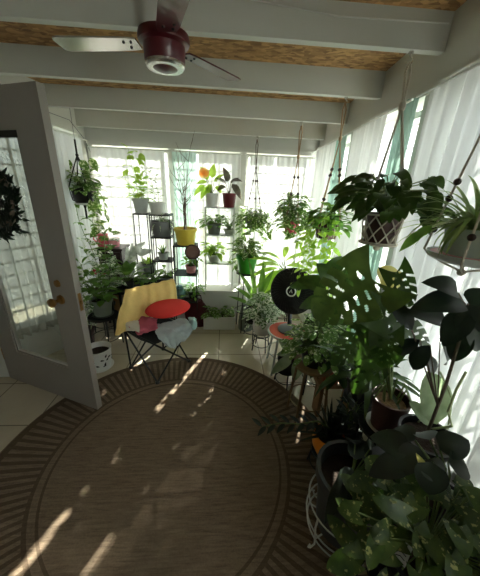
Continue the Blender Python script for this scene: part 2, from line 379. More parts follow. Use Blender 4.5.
# ------------------------------------------------------------------ foliage kinds; each returns (leaf mesh, stem mesh)
def bushy(c, rng, n, R0, H, L, W, shape='oval', droop=.7, el=(.2, 1.3), fold=.15, nt=5, ns=2, stem_r=.002, up_bias=None, wave=0, az=(0, 2*PI)):
    lv, st = MB(), MB(); c = V(c); n = int(n*1.5); L *= 1.2; W *= 1.25
    for i in range(n):
        a = rng.uniform(*az); e = rng.uniform(*el); k = rng.uniform(.45, 1)
        out = V((math.cos(a)*math.cos(e)*R0, math.sin(a)*math.cos(e)*R0, math.sin(e)*H))*k
        p = c+out
        st.tube([c+V((out.x*.12, out.y*.12, -.01)), c+V((out.x*.5, out.y*.5, out.z*.72)), p], [stem_r*1.2, stem_r, stem_r*.7], 4, cap=False)
        d = V((math.cos(a+rng.uniform(-.5, .5)), math.sin(a+rng.uniform(-.5, .5)), rng.uniform(-.3, .6)))
        s = rng.uniform(.65, 1.1)
        leaf(lv, p, d, L*s, W*s, shape, droop*rng.uniform(.5, 1.4), fold, nt=nt, ns=ns, wave=wave, ph=i)
    return lv, st
def stalk(c, rng, H, n, L, W, shape='oval', droop=.8, lean=(0, 0), fold=.15, nt=5, t0=.15, stem_r=.004, ns=2, bend=.03, el=.5):
    lv, st = MB(), MB(); c = V(c); pts = []; L *= 1.3; W *= 1.35; n = int(n*1.3)
    for i in range(7):
        t = i/6; pts.append(c+V((lean[0]*t+bend*math.sin(t*5+rng.random())*t, lean[1]*t+bend*math.cos(t*4)*t-bend*t, H*t)))
    st.tube(pts, [stem_r*(1-.5*i/6) for i in range(7)], 5)
    a = rng.random()*6
    for i in range(n):
        t = t0+(1-t0)*i/max(1, n-1); j = min(5, int(t*6)); p = pts[j].lerp(pts[j+1], t*6-j)
        a += 2.4+rng.uniform(-.3, .3); e = el+rng.uniform(-.3, .3)+(.5 if i > n-3 else 0); s = rng.uniform(.75, 1.1)*(1.05-.35*t)
        d = V((math.cos(a)*math.cos(e), math.sin(a)*math.cos(e), math.sin(e)))
        pe = p+d*L*.22; st.tube([p, pe], stem_r*.4, 4, cap=False)
        leaf(lv, pe, d, L*s, W*s, shape, droop*rng.uniform(.7, 1.3), fold, nt=nt, ns=ns)
    return lv, st
def trailing(c, rng, vines, rim, drop, L, W, shape='heart', nt=4, ns=2, az=(0, 2*PI), step=.055, spread=.05, stem_r=.0016):
    lv, st = MB(), MB(); c = V(c); L *= 1.2; W *= 1.2
    for v in range(vines):
        a = az[0]+(az[1]-az[0])*(v+rng.random())/vines; D = rng.uniform(*drop); ro = rim*rng.uniform(1.0, 1.0+spread/rim)
        p = c+V((math.cos(a), math.sin(a), 0))*rim*.4; pts = [p, c+V((math.cos(a)*ro*.85, math.sin(a)*ro*.85, .035))]
        nseg = max(3, int(D/step)); q = c+V((math.cos(a)*ro, math.sin(a)*ro, 0))
        for i in range(nseg):
            q = q+V((rng.uniform(-.014, .014)+math.cos(a)*.004, rng.uniform(-.014, .014)+math.sin(a)*.004, -D/nseg)); pts.append(q.copy())
        st.tube(pts, stem_r, 4, cap=False)
        for i, q in enumerate(pts[1:]):
            b = a+(1 if i % 2 else -1)*rng.uniform(.5, 1.5); s = rng.uniform(.65, 1.1)
            d = V((math.cos(b)*.8, math.sin(b)*.8, rng.uniform(-.9, .25)))
            leaf(lv, q+d*.012, d, L*s, W*s, shape, rng.uniform(.2, .7), .12, up=Z+V((math.cos(a), math.sin(a), 0))*.8, nt=nt, ns=ns)
    return lv, st
def straps(c, rng, n, L, W, el=(.5, 1.4), droop=(.8, 2.0), nt=9, r0=.02):
    lv = MB(); c = V(c)
    for i in range(n):
        a = rng.random()*2*PI; e = rng.uniform(*el)
        d = V((math.cos(a)*math.cos(e), math.sin(a)*math.cos(e), math.sin(e)))
        leaf(lv, c+V((math.cos(a), math.sin(a), 0))*r0*rng.random(), d, L*rng.uniform(.6, 1.1), W, 'strap', rng.uniform(*droop), .3, nt=nt, ns=1)
    return lv
def put(t, pair, lm, sm='stem', name='foliage'):
    lv, st = pair
    if st.v: st.build('stems', M[sm] if isinstance(sm, str) else sm, t)
    return lv.build(name, LM[lm], t)
def hook(p, label, drop=.05):
    t = MB(); p = V(p)
    t.lathe(p-Z*.006, [(0, 0), (.012, 0), (.012, .006), (0, .006)], 12)
    t.tube([p, p-Z*drop*.35]+[p-Z*drop*.35+V((math.sin(a)*drop*.3, 0, -drop*.3+math.cos(a)*drop*.3)) for a in [k*.55 for k in range(9)]], .0028, 6)
    return tag(t.build('ceiling_hook', M['silver']), label, 'hook')
def sheet(rows, nu=20, nv=20, noise=.006, seed=1, fold=0, ff=9):
    """cloth through a grid of control points"""
    from mathutils import noise as NZ
    def cr(P, t):
        n = len(P)-1; x = t*n; i = min(n-1, int(x)); f = x-i
        p0, p1, p2, p3 = P[max(0, i-1)], P[i], P[i+1], P[min(n, i+2)]
        return .5*((2*p1)+(p2-p0)*f+(2*p0-5*p1+4*p2-p3)*f*f+(3*p1-p0-3*p2+p3)*f**3)
    rows = [[V(p) for p in r] for r in rows]; vs = []
    for j in range(nv+1):
        for i in range(nu+1):
            u = i/nu; cols = [cr(r, u) for r in rows]; p = cr(cols, j/nv)
            w = NZ.noise_vector(p*14+V((seed, seed*2, 0)))*noise + NZ.noise_vector(p*42+V((seed*3, 0, 1)))*noise*.5
            if fold: w = w+V((.3, -1, 0))*fold*math.sin(u*ff*PI+j/nv*1.3+seed)*(.3+.7*j/nv)
            vs.append(p+w)
    k = nu+1; mb = MB(); mb.add(vs, [(j*k+i, j*k+i+1, (j+1)*k+i+1, (j+1)*k+i) for j in range(nv) for i in range(nu)])
    return mb
# ================================================================== ROOM SHELL
XR, XL, YB = 1.05, -1.48, 3.3
XD = -1.80                                   # wall that carries the door
def zb(Y): return 2.25-.094*(Y-1.56)          # underside of the sloping rafters
fl = MB(); fl.box((-2.7, -1.1, -.1), (1.2, 3.45, 0)); struct('floor', fl, M['tile'])
ce = MB(); y0, y1 = -1.2, 3.5
ce.hexa([V(p) for p in ((-2.8, y0, zb(y0)+.15), (1.25, y0, zb(y0)+.15), (1.25, y1, zb(y1)+.15), (-2.8, y1, zb(y1)+.15), (-2.8, y0, zb(y0)+.19), (1.25, y0, zb(y0)+.19), (1.25, y1, zb(y1)+.19), (-2.8, y1, zb(y1)+.19))])
struct('ceiling', ce, M['osb'])
k = 0
for Y in (3.15, 2.63, 2.10, 1.56, 1.03, .5, -.05, -.6):
    k += 1; b = MB(); xl = XL if Y > 2.05 else XD
    b.box((xl, Y, zb(Y)), (XR, Y+.045, zb(Y)+.152)); struct('trim_%d' % k, b, M['beam'])
# back wall with three openings
ZT, ZS = 1.95, .42
w = MB(); Y0, Y1 = YB, YB+.12
ops = [(-1.41, -.61), (-.55, .17), (.235, .985)]
w.box((-1.6, Y0, 0), (1.2, Y1, ZS)); w.box((-1.6, Y0, ZT), (1.2, Y1, 2.26))
for a, b in ((-1.6, -1.41), (-.61, -.55), (.17, .235), (.985, 1.2)): w.box((a, Y0, ZS), (b, Y1, ZT))
struct('wall_back', w, M['paint'])
s = MB(); s.box((-.60, 3.02, 0), (.20, YB, ZS-.03)); s.box((-.62, 3.0, ZS-.03), (.22, YB, ZS)); struct('trim_%d' % (k+1), s, M['paint'])
tr = MB()
tr.box((XL, YB-.03, ZT), (XR, YB, ZT+.05)); tr.box((XL, YB-.018, ZS-.06), (XR, YB, ZS-.03))
for a, b in ((-1.46, -1.41), (-.615, -.545), (.165, .24), (.985, 1.03)): tr.box((a, YB-.02, ZS), (b, YB, ZT))
struct('trim_%d' % (k+2), tr, M['paint'])
WN = [0]
def window(a, b, z0, z1, axis, pos, depth, hs=.105, vsn=3):
    """louvred window in an opening: frame, glass pane, slat bars"""
    WN[0] += 1; f = MB(); g = MB(); mu = MB(); t = .035
    def bx(m, u0, u1, d0, d1, zz0, zz1):
        if axis == 'y': m.box((u0, pos+min(d0, d1), zz0), (u1, pos+max(d0, d1), zz1))
        else: m.box((pos+min(d0, d1), u0, zz0), (pos+max(d0, d1), u1, zz1))
    d0, d1 = depth*.35, depth*.75
    bx(f, a, b, d0, d1, z0, z0+t); bx(f, a, b, d0, d1, z1-t, z1); bx(f, a, a+t, d0, d1, z0+t, z1-t); bx(f, b-t, b, d0, d1, z0+t, z1-t)
    o = struct('window_%d' % WN[0], f, M['paint'])
    o['_o'] = (0, 0, 0)
    dm = (d0+d1)/2; e = .002 if depth > 0 else -.002
    bx(g, a+t, b-t, dm-e, dm+e, z0+t, z1-t); g.build('pane', M['glass'], o, False)
    z = z0+t+hs
    while z < z1-t-.03:
        bx(mu, a+t, b-t, dm-4*e, dm+4*e, z, z+.006); z += hs
    for i in range(1, vsn+1):
        u = a+(b-a)*i/(vsn+1); bx(mu, u-.006, u+.006, dm-4*e, dm+4*e, z0+t, z1-t)
    mu.build('muntins', M['paint'], o, False)
for a, b in ops: window(a, b, ZS, ZT, 'y', YB, .12)
# right wall: sloping header, low wall, mullions
def zh(Y): return 2.0+.045*(YB-Y)
RS = .5
w = MB(); w.box((XR, -1.1, 0), (XR+.12, YB+.12, RS)); w.box((XR, -1.1, RS), (XR+.12, -1.0, 2.6)); w.box((XR, -.25, RS), (XR+.12, .62, 2.6)); w.box((XR, -1.0, RS), (XR+.12, -.25, 1.3)); w.box((XR, -1.0, 2.25), (XR+.12, -.25, 2.6))
w.hexa([V(p) for p in ((XR, .62, zh(.62)), (XR+.12, .62, zh(.62)), (XR+.12, YB+.12, zh(3.42)), (XR, YB+.12, zh(3.42)), (XR, .62, zb(.62)+.17), (XR+.12, .62, zb(.62)+.17), (XR+.12, YB+.12, zb(3.42)+.17), (XR, YB+.12, zb(3.42)+.17))])
rops = [(.62, 1.52), (1.59, 2.37), (2.44, 3.22)]
for a, b in ((1.52, 1.59), (2.37, 2.44), (3.22, YB+.0)): w.box((XR, a, RS), (XR+.12, b, zh(a)+.02))
struct('wall_right', w, M['paint'])
tr = MB()
for o0, o1 in ((-.03, 0),):
    tr.hexa([V(p) for p in ((XR-.03, .6, zh(.6)), (XR, .6, zh(.6)), (XR, YB, zh(YB)), (XR-.03, YB, zh(YB)), (XR-.03, .6, zh(.6)+.035), (XR, .6, zh(.6)+.035), (XR, YB, zh(YB)+.035), (XR-.03, YB, zh(YB)+.035))])
for a, b in ((1.515, 1.595), (2.365, 2.445)): tr.box((XR-.02, a, RS), (XR, b, zh(b)))
tr.box((XR-.05, .55, RS-.03), (XR, YB, RS)); struct('trim_%d' % (k+3), tr, M['paint'])
window(-1.0, -.25, 1.3, 2.25, 'x', XR, .12, .12, 3)  # unseen bare window, added behind the camera to brighten rafters and shelves
for a, b in rops: window(a, b, RS, zh(b), 'x', XR, .12, .12, 2)
# left wall behind the door, its window, the wall with the doorway
LS, LT = .35, 2.02
lo = (2.68, 3.12)
w = MB(); w.box((XL-.12, 2.58, 0), (XL, YB+.12, LS)); w.box((XL-.12, 2.58, LT), (XL, YB+.12, 2.5))
w.box((XL-.12, 2.58, LS), (XL, lo[0], LT)); w.box((XL-.12, lo[1], LS), (XL, YB+.12, LT)); struct('wall_left', w, M['paint'])
window(lo[0], lo[1], LS, LT, 'x', XL, -.12, .11, 3)
tr = MB(); tr.box((XL, 2.6, LT), (XL+.02, 3.2, LT+.05)); tr.box((XL, 3.10, LS), (XL+.02, 3.17, LT)); tr.box((XL, 2.62, LS), (XL+.02, 2.69, LT)); struct('trim_%d' % (k+4), tr, M['paint'])
# slanting wall with a window behind the open door
G0, G1 = V((-1.83, 2.04, 0)), V((XL, 2.58, 0)); gu = (G1-G0).normalized(); gn = V((gu.y, -gu.x, 0)); GL = (G1-G0).length
def gbox(mb, u0, u1, z0, z1, d0, d1):
    mb.hexa([G0+gu*u+gn*d+Z*z for z in (z0, z1) for (u, d) in ((u0, d0), (u1, d0), (u1, d1), (u0, d1))])
w = MB()
for a in ((0, GL, 0, LS), (0, GL, LT, 2.5), (0, .05, LS, LT), (GL-.05, GL, LS, LT)): gbox(w, *a, -.12, 0)
struct('wall_slant', w, M['paint'])
w = MB()
for a in ((.05, .085, LS, LT), (GL-.085, GL-.05, LS, LT), (.085, GL-.085, LS, LS+.035), (.085, GL-.085, LT-.035, LT)): gbox(w, *a, -.09, -.04)
WN[0] += 1; o = struct('window_%d' % WN[0], w, M['paint']); o['_o'] = (0, 0, 0)
w = MB(); gbox(w, .085, GL-.085, LS+.035, LT-.035, -.067, -.063); w.build('pane', M['glass'], o, False)
w = MB()
for i in range(1, 15): gbox(w, .085, GL-.085, LS+.035+i*.108, LS+.049+i*.108, -.075, -.055)
for i in (1, 2): gbox(w, .085+(GL-.17)*i/3-.006, .085+(GL-.17)*i/3+.006, LS, LT, -.074, -.056)
w.build('muntins', M['paint'], o, False)
w = MB(); w.box((-2.7, 2.04, 0), (-1.83, 2.10, 2.5)); struct('wall_return', w, M['paint'])
w = MB(); w.box((XD-.12, -1.1, 0), (XD, 1.0, 2.7)); w.box((XD-.12, 1.0, 2.06), (XD, 2.04, 2.6)); w.box((XD-.12, 1.975, 0), (XD, 2.04, 2.06)); struct('wall_door_side', w, M['paint'])
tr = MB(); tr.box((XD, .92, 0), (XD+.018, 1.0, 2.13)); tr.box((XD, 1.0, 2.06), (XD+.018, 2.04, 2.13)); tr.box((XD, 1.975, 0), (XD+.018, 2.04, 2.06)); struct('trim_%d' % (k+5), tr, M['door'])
w = MB(); w.box((-2.8, .8, 0), (-2.7, 2.1, 2.7)); w.box((-2.7, .8, 0), (XD-.12, .9, 2.7)); struct('wall_hall', w, M['paint'])
w = MB(); w.box((XD-.12, -1.2, 0), (XR+.12, -1.1, 2.7)); struct('wall_front', w, M['paint'])
bb = MB(); bb.box((XD, -1.1, 0), (XD+.015, .92, .09)); struct('baseboard_left', bb, M['paint'])
bb = MB(); bb.box((XR-.015, -1.1, 0), (XR, YB, .09)); struct('baseboard_right', bb, M['paint'])
# ------------------------------------------------------------------ door, standing open into the room
H0, F0 = V((-1.772, 1.95, 0)), V((-.905, 1.59, 0)); du = (F0-H0).normalized(); dn = V((du.y, -du.x, 0))    # dn faces the camera
if dn.dot(CAM-H0) < 0: dn = -dn
DW = (F0-H0).length; TH = .042
def dbox(mb, u0, u1, z0, z1, d0, d1):
    vs = []
    for z in (z0, z1):
        for (u, d) in ((u0, d0), (u1, d0), (u1, d1), (u0, d1)): vs.append(H0+du*u+dn*d+Z*z)
    mb.hexa(vs)
gu0, gu1, gz0, gz1 = .185, .735, .315, 1.83
d = MB()
for a in ((0, gu0, .012, 2.03), (gu1, DW, .012, 2.03), (gu0, gu1, .012, gz0), (gu0, gu1, gz1, 2.03)): dbox(d, *a, -TH, 0)
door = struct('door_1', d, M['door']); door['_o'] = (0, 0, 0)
g = MB(); dbox(g, gu0, gu1, gz0, gz1, -TH*.6, -TH*.4); g.build('glass_pane', M['glass'], door, False)
g = MB()
for a in ((gu0-.0, gu0+.018, gz0, gz1), (gu1-.018, gu1, gz0, gz1), (gu0, gu1, gz0, gz0+.018), (gu0, gu1, gz1-.03, gz1)): dbox(g, *a, -TH*.75, -.006)
g.build('glazing_bead', M['door'], door, False)
g = MB(); dbox(g, gu0, gu1, gz1-.035, gz1, -.006, .001); o_ = g.build('top_strip', M['black'], door, False); o_['label'] = 'black strip along the top of the glass'  # plain black strip across the top of the pane
ku, kz = .80, .875
for sgn, off in ((1, 0), (-1, -TH)):
    kb = MB(); c = H0+du*ku+Z*kz+dn*off; ax = dn*sgn
    kb.lathe(c, [(0, 0), (.032, 0), (.03, .008), (.012, .012), (.011, .04), (.024, .048), (.03, .062), (.026, .074), (0, .08)], 22, axis=ax); kb.build('door_knob', M['brass'], door)
kb = MB(); dbox(kb, DW, DW+.002, kz-.06, kz+.06, -TH*.75, -TH*.25); dbox(kb, DW, DW+.012, kz-.014, kz+.014, -TH*.65, -TH*.4); kb.build('latch_plate', M['brass'], door, False)
kb = MB(); c = H0+du*ku+Z*(kz+.11); kb.lathe(c, [(0, 0), (.024, 0), (.022, .01), (0, .012)], 18, axis=dn); kb.build('deadbolt', M['brass'], door)
for z in (.25, 1.75):
    kb = MB(); kb.tube([H0+dn*-.004-du*.004+Z*(z-.05), H0+dn*-.004-du*.004+Z*(z+.05)], .007, 8); kb.build('hinge', M['brass'], door)
# ------------------------------------------------------------------ curtains and rods
def curtain(a, b, z0, z1, axis, pos, m, label, folds=10, amp=.014, seed=1, zl=None, gather=0, name='curtain', zslope=None):
    rng = random.Random(seed); ph = [rng.random()*6 for _ in range(4)]; nu, nv = int(folds*7), 14; vs = []
    for j in range(nv+1):
        t = j/nv
        for i in range(nu+1):
            u = i/nu; x = a+(b-a)*u
            zt = z1(x) if callable(z1) else z1
            z = z0+(zt-z0)*t
            w = amp*(math.sin(u*folds*2*PI+ph[0]+.6*math.sin(t*2+ph[1]))+.5*math.sin(u*folds*1.3*PI+ph[2]+t))*(1-.45*t)
            x += gather*(1-t)*(u-.5)*(b-a) + .006*math.sin(t*5+ph[3]+u*9)
            vs.append((x, pos+w, z) if axis == 'y' else (pos+w, x, z))
    k = nu+1; mb = MB(); mb.add(vs, [(j*k+i, j*k+i+1, (j+1)*k+i+1, (j+1)*k+i) for j in range(nv) for i in range(nu)])
    return tag(mb.build(name, m, None), label, 'curtain')
def rod(p, q, label):
    mb = MB(); mb.tube([p, q], .006, 8); t = tag(mb.build('curtain_rod', M['whiteplas']), label, 'curtain rod'); return t
yc = YB-.052
curtain(-1.43, -.645, .40, 1.93, 'y', yc, M['sheer'], 'wide white sheer curtain in the left back window behind the leafy pots', 11, .012, 3)
curtain(-.565, -.315, .42, 1.93, 'y', yc, M['teal'], 'pale teal sheer curtain behind the yellow pot', 5, .014, 5)
curtain(-.285, .175, .43, 1.93, 'y', yc, M['sheer'], 'white sheer curtain behind the white window rack', 7, .012, 6)
curtain(.275, .55, .05, 1.93, 'y', yc, M['sheer'], 'white sheer curtain behind the thin-corded hanging plant', 5, .014, 8)
curtain(.575, .945, .05, 1.93, 'y', yc, M['sheer'], 'white sheer curtain in the back right corner behind the jute-hung basket', 6, .014, 9)
for (a, b), q in zip(ops, ('left back window', 'middle back window', 'right back window')): rod((a-.02, yc-.032, 1.925), (b+.02, yc-.032, 1.925), 'thin white curtain rod over the '+q)
xc = XR-.055
zt = lambda Y: zh(Y)+.005
curtain(.60, 1.0, .42, zt, 'x', xc, M['sheer_side'], 'grey white sheer curtain behind the spider plant, nearest on the right wall', 6, .02, 11)
curtain(1.02, 1.505, .42, zt, 'x', xc, M['sheer_side'], 'grey white sheer curtain beside the near window post on the right wall', 6, .022, 12)
curtain(1.60, 1.77, .42, zt, 'x', xc, M['green'], 'sage green sheer strip hanging behind the macrame hanger', 4, .016, 13)
curtain(1.88, 2.34, .42, zt, 'x', xc, M['sheer'], 'white sheer curtain in the middle window of the right wall', 7, .018, 14, gather=-.06)
curtain(2.45, 2.66, .42, zt, 'x', xc, M['green'], 'sage green sheer strip in the far window of the right wall', 4, .014, 15)
curtain(2.68, 3.2, .42, zt, 'x', xc, M['sheer'], 'white sheer curtain in the far window of the right wall', 7, .016, 16)
for (a, b), q in zip(rops, ('near', 'middle', 'far')): rod((xc-.045, a-.02, zt(a)-.03), (xc-.045, b+.02, zt(b)-.03), 'thin white curtain rod over the %s window of the right wall' % q)
cu_ = curtain(.03, GL-.03, .30, 1.98, 'y', 0, M['linen'], 'rumpled grey net curtain seen through the door glass', 9, .03, 21, gather=-.08)
for v in cu_.data.vertices: v.co = G0+gu*v.co.x+gn*(.045+v.co.y)+Z*v.co.z
curtain(2.64, 3.14, .30, 1.98, 'x', XL+.03, M['sheer_side'], 'sheer curtain on the left wall beside the black hanging planter', 7, .014, 22)
rod((XL+.075, 2.62, 1.975), (XL+.075, 3.16, 1.975), 'thin white curtain rod over the left wall window')
# ------------------------------------------------------------------ rug
RC = V((-.3, 1.2, 0)); r = MB()
r.lathe(RC, [(0, .009), (1.045, .009), (1.052, .005), (1.05, .0005), (0, .0005)], 96)
t = r.build('rug', M['rug'], None, False)
for v in t.data.vertices: v.co = v.co-RC
t.location = RC; tag(t, 'round brown woven rug with a ribbed border on the tile floor', 'rug')
# ------------------------------------------------------------------ ceiling fan
fc = V((-.25, 1.36, 0)); fz = 2.05
fan = thing('ceiling_fan', 'dark red three-blade ceiling fan hanging from the rafters', 'fan', (fc.x, fc.y, fz))
m = MB(); m.lathe(fc+Z*fz, [(.05, -.004), (.074, 0), (.08, .01), (.082, .06), (.098, .068), (.102, .08), (.098, .098), (.06, .108), (0, .11)], 40); m.build('motor_housing', M['maroon'], fan)
m = MB(); m.lathe(fc+Z*fz, [(.054, -.012), (.072, -.012), (.079, -.004), (.079, .004), (.05, .002)], 40); m.build('trim_ring', M['silver'], fan)
m = MB(); m.lathe(fc+Z*fz, [(0, -.022), (.032, -.019), (.054, -.01), (.05, -.004)], 28); m.build('light_cap', M['maroon'], fan)
top = zb(fc.y)+.15
m = MB(); m.tube([fc+Z*(fz+.105), fc+Z*top], .014, 10); m.lathe(fc+Z*(top-.05), [(.02, 0), (.06, .02), (.065, .05)], 20); m.build('down_rod', M['maroon'], fan)
for a, mm in ((-73, 'maroon'), (49, 'maroon'), (171, 'silver')):
    d = V((math.cos(R(a)), math.sin(R(a)), 0)); q = V((-d.y, d.x, 0)); pit = .14 if mm == 'maroon' else .08
    b = MB(); c = fc+Z*(fz+.07); vs = []
    for (u, w) in ((.105, .034), (.14, .042), (.28, .047), (.42, .05), (.442, .045), (.45, .03)):
        for sd in (-1, 1):
            for zz in (-.003, .003): vs.append(c+d*u+q*(sd*w*math.cos(pit))+Z*(sd*w*math.sin(pit)+zz))
    fs = []
    for i in range(5):
        o = i*4; fs += [(o, o+2, o+6, o+4), (o+1, o+5, o+7, o+3), (o, o+4, o+5, o+1), (o+2, o+3, o+7, o+6)]
    fs += [(0, 1, 3, 2), (20, 22, 23, 21)]
    b.add(vs, fs); o = b.build('blade', M[mm], fan, False)
    if mm == 'silver': o['label'] = 'gleaming silver-faced blade'
    for u, w in ((.13, .018), (.145, -.018), (.16, .018)):
        s = MB(); s.ball(c+d*u-Z*.003+q*w*math.cos(pit)+Z*w*math.sin(pit), .006); s.build('screw', M['black'], o)
# ------------------------------------------------------------------ thin cable along the left wall top
cb = MB(); cb.tube([(XL+.012, 2.1, 2.17), (XL+.012, 2.6, 2.11), (XL+.014, 3.0, 2.12), (XL+.03, 3.2, 2.0), (XL+.06, 3.27, 1.85)], .003, 5); tag(cb.build('cable', M['midgrey']), 'thin grey cable running along the top of the left wall', 'cable')
cb = MB(); cb.tube([(-.5, 1.548, zb(1.56)+.13), (.1, 1.546, zb(1.56)+.12), (.5, 1.548, zb(1.56)+.09), (1.03, 1.55, zb(1.56)+.1)], .003, 5); tag(cb.build('cable', M['whiteplas']), 'white cable stapled along the nearest visible rafter', 'cable')
# ================================================================== FOLDING CHAIR AND CLOTHS
rng = random.Random(7)
cA, cB = onz(157.5, 382.5, .013), onz(131, 367, .013)          # front and left feet
cC = onz(189, 361, .013); cD = cB+cC-cA
cen = (cA+cB+cC+cD)/4
chair = thing('folding_chair', 'black folding camp chair on the rug edge, draped with cloths', 'chair', (cen.x, cen.y, 0))
SH = .40
def topc(c): q = cen+(c-cen)*1.06; return V((q.x, q.y, SH))
tA, tB, tC, tD = topc(cA), topc(cB), topc(cC), topc(cD)
bB = at(127, 292, tB.y+.06); bD = at(173.5, 281.5, tD.y+.05)
for f, t2 in ((cA, tB), (cB, tA), (cA, tC), (cC, tA), (cC, tD), (cD, tC), (cB, tD), (cD, tB)):
    m = MB(); m.tube([f, t2], .008, 8); m.build('leg', M['black'], chair)
for f in (cA, cB, cC, cD):
    m = MB(); m.lathe(f-Z*.011, [(0, 0), (.02, 0), (.018, .018), (.01, .026), (0, .026)], 12); m.build('foot', M['blackp'], chair)
for a, b in ((cB, bB), (cD, bD)):
    m = MB(); m.tube([a, V((a.x, a.y, SH)).lerp(topc(a), 1), b], .008, 8); m.build('back_post', M['black'], chair)
for a, b in ((tB, tA), (tC, tD)):
    m = MB(); m.tube([a+Z*.0, b], .008, 8); m.build('side_rail', M['black'], chair)
def lift(p, z=0, d=0): return p+Z*z
fa = V((.55, -.83, 0)).normalized()      # direction the chair faces
m = sheet([[tB+Z*.0, (tB+tD)/2-Z*.01, tD], [(tA+tB)/2-Z*.02, cen+Z*(SH-.045), (tC+tD)/2-Z*.02], [tA, (tA+tC)/2-Z*.02, tC]], 12, 12, .002); m.build('seat', M['canvas'], chair, solid=.006)
m = sheet([[bB, (bB+bD)/2-Z*.01, bD], [tB+Z*.12, (tB+tD)/2+Z*.12-fa*.05, tD+Z*.12], [tB+Z*.01, (tB+tD)/2+Z*.01-fa*.02, tD+Z*.01]], 12, 12, .002); m.build('backrest', M['canvas'], chair, solid=.006)
# yellow towel over the back
o = fa*.028
pu = Z*.02
L0, R0 = bB, bD
dl = (bB-bD).normalized()
def lr(t, e=0): return L0.lerp(R0, t)
rows = [[lr(-.02)-o-Z*.14, lr(.3)-o-Z*.16, lr(.6)-o-Z*.15, lr(1.0)-o-Z*.12],
        [lr(-.03)-o*.9-Z*.03, lr(.3)-o*.9-Z*.03, lr(.6)-o*.9-Z*.03, lr(1.0)-o*.9-Z*.02],
        [lr(-.02)+pu, lr(.3)+pu*1.0, lr(.62)+pu*1.1, lr(1.01)+pu*1.2],
        [lr(-.12)+o*1.3-Z*.06, lr(.28)+o*1.6-Z*.07, lr(.62)+o*1.5-Z*.06, lr(1.02)+o*1.3-Z*.05],
        [lr(-.26)+o*1.6-Z*.2, lr(.2)+o*2.4-Z*.19, lr(.6)+o*1.9-Z*.16, lr(1.02)+o*1.5-Z*.13],
        [lr(-.34)+o*2-Z*.34, lr(-.02)+o*3-Z*.30, lr(.55)+o*2.4-Z*.22, lr(1.02)+o*1.7-Z*.19]]
tag(sheet(rows, 34, 28, .006, 3, .010, 11).build('towel', M['cloth_y'], solid=.005), 'yellow towel draped over the back of the folding chair', 'towel')
sc = (tA+tB+tC+tD)/4
cu = at(168, 308, 2.12)
m = MB(); prof = []
for i in range(13):
    a = -PI/2+PI*i/12; prof.append((.185*abs(math.cos(a))**.6 if abs(math.cos(a)) > 1e-6 else 0, 0.032*math.sin(a)))
m.lathe(cu, prof, 32, axis=(Z*.98-fa*.02+V((-.06, 0, 0))).normalized()); cs = thing('cushion', 'round coral red cushion leaning on the folding chair seat', 'cushion', cu)
m.build('pad', M['cushion'], cs); m = MB(); ax = (Z*.98-fa*.02+V((-.06, 0, 0))).normalized(); m.ring(cu, .185, .004, axis=ax, n=40); m.build('piping', M['cushion'], cs)
g0 = sc+Z*.045
rows = [[sc.lerp(tA, .1)+Z*.05, sc.lerp(tC, .35)+Z*.05, tC.lerp(tD, .3)+Z*.04],
        [sc.lerp(tA, .65)+Z*.045, (tA+tC)/2+Z*.04-fa*.04, tC+Z*.04],
        [tA.lerp(tC, .12)+Z*.03+fa*.02, (tA+tC)/2+Z*.022+fa*.02, tC+Z*.02+fa*.05],
        [tA.lerp(tC, .22)-Z*.03+fa*.045, (tA+tC)/2-Z*.05+fa*.05, tC-Z*.03+fa*.055],
        [tA.lerp(tC, .42)-Z*.10+fa*.04, (tA+tC)/2-Z*.10+fa*.05, tA.lerp(tC, .85)-Z*.06+fa*.05]]
tag(sheet(rows, 34, 34, .013, 9, .008, 9).build('cloth', M['cloth_g'], solid=.005), 'pale grey cloth hanging over the front edge of the chair seat', 'cloth')
rows = [[tB.lerp(tD, .05)+Z*.07, tB.lerp(tD, .35)+Z*.07, sc+Z*.09], [tB.lerp(tA, .3)+Z*.055, sc.lerp(tB, .4)+Z*.10, sc.lerp(tA, .2)+Z*.085], [tB.lerp(tA, .6)+Z*.02, sc.lerp(tA, .5)+Z*.07, sc.lerp(tA, .4)+Z*.075]]
tag(sheet(rows, 32, 32, .022, 4).build('cloth', M['cloth_p'], solid=.005), 'crumpled pink cloth on the folding chair seat', 'cloth')
q = tB+Z*.02
rows = [[q+Z*.07-fa*.03, tB.lerp(tD, .2)+Z*.075, tB.lerp(tD, .4)+Z*.07], [q+Z*.05+fa*.03, tB.lerp(tA, .2)+Z*.085, sc.lerp(tB, .55)+Z*.085], [q+Z*.01+fa*.06, tB.lerp(tA, .4)+Z*.045, tB.lerp(tA, .55)+Z*.05]]
tag(sheet(rows, 18, 18, .010, 14).build('cloth', M['cloth_w'], solid=.005), 'small white cloth at the left corner of the folding chair', 'cloth')
q = tC+V((.012, -.01, .02))
rows = [[q+V((-.03, .02, .05)), q+V((.02, .02, .06)), q+V((.05, .0, .05))], [q+V((-.02, -.01, .02)), q+V((.03, -.03, .03)), q+V((.06, -.02, .01))], [q+V((-.01, -.02, -.03)), q+V((.02, -.04, -.04)), q+V((.05, -.02, -.04))]]
tag(sheet(rows, 22, 22, .016, 24).build('cloth', M['cloth_b'], solid=.005), 'pale aqua cloth bunched at the right corner of the chair seat', 'cloth')
# ================================================================== LEFT SIDE
def base(px, py, Y): return at(px, py, Y)
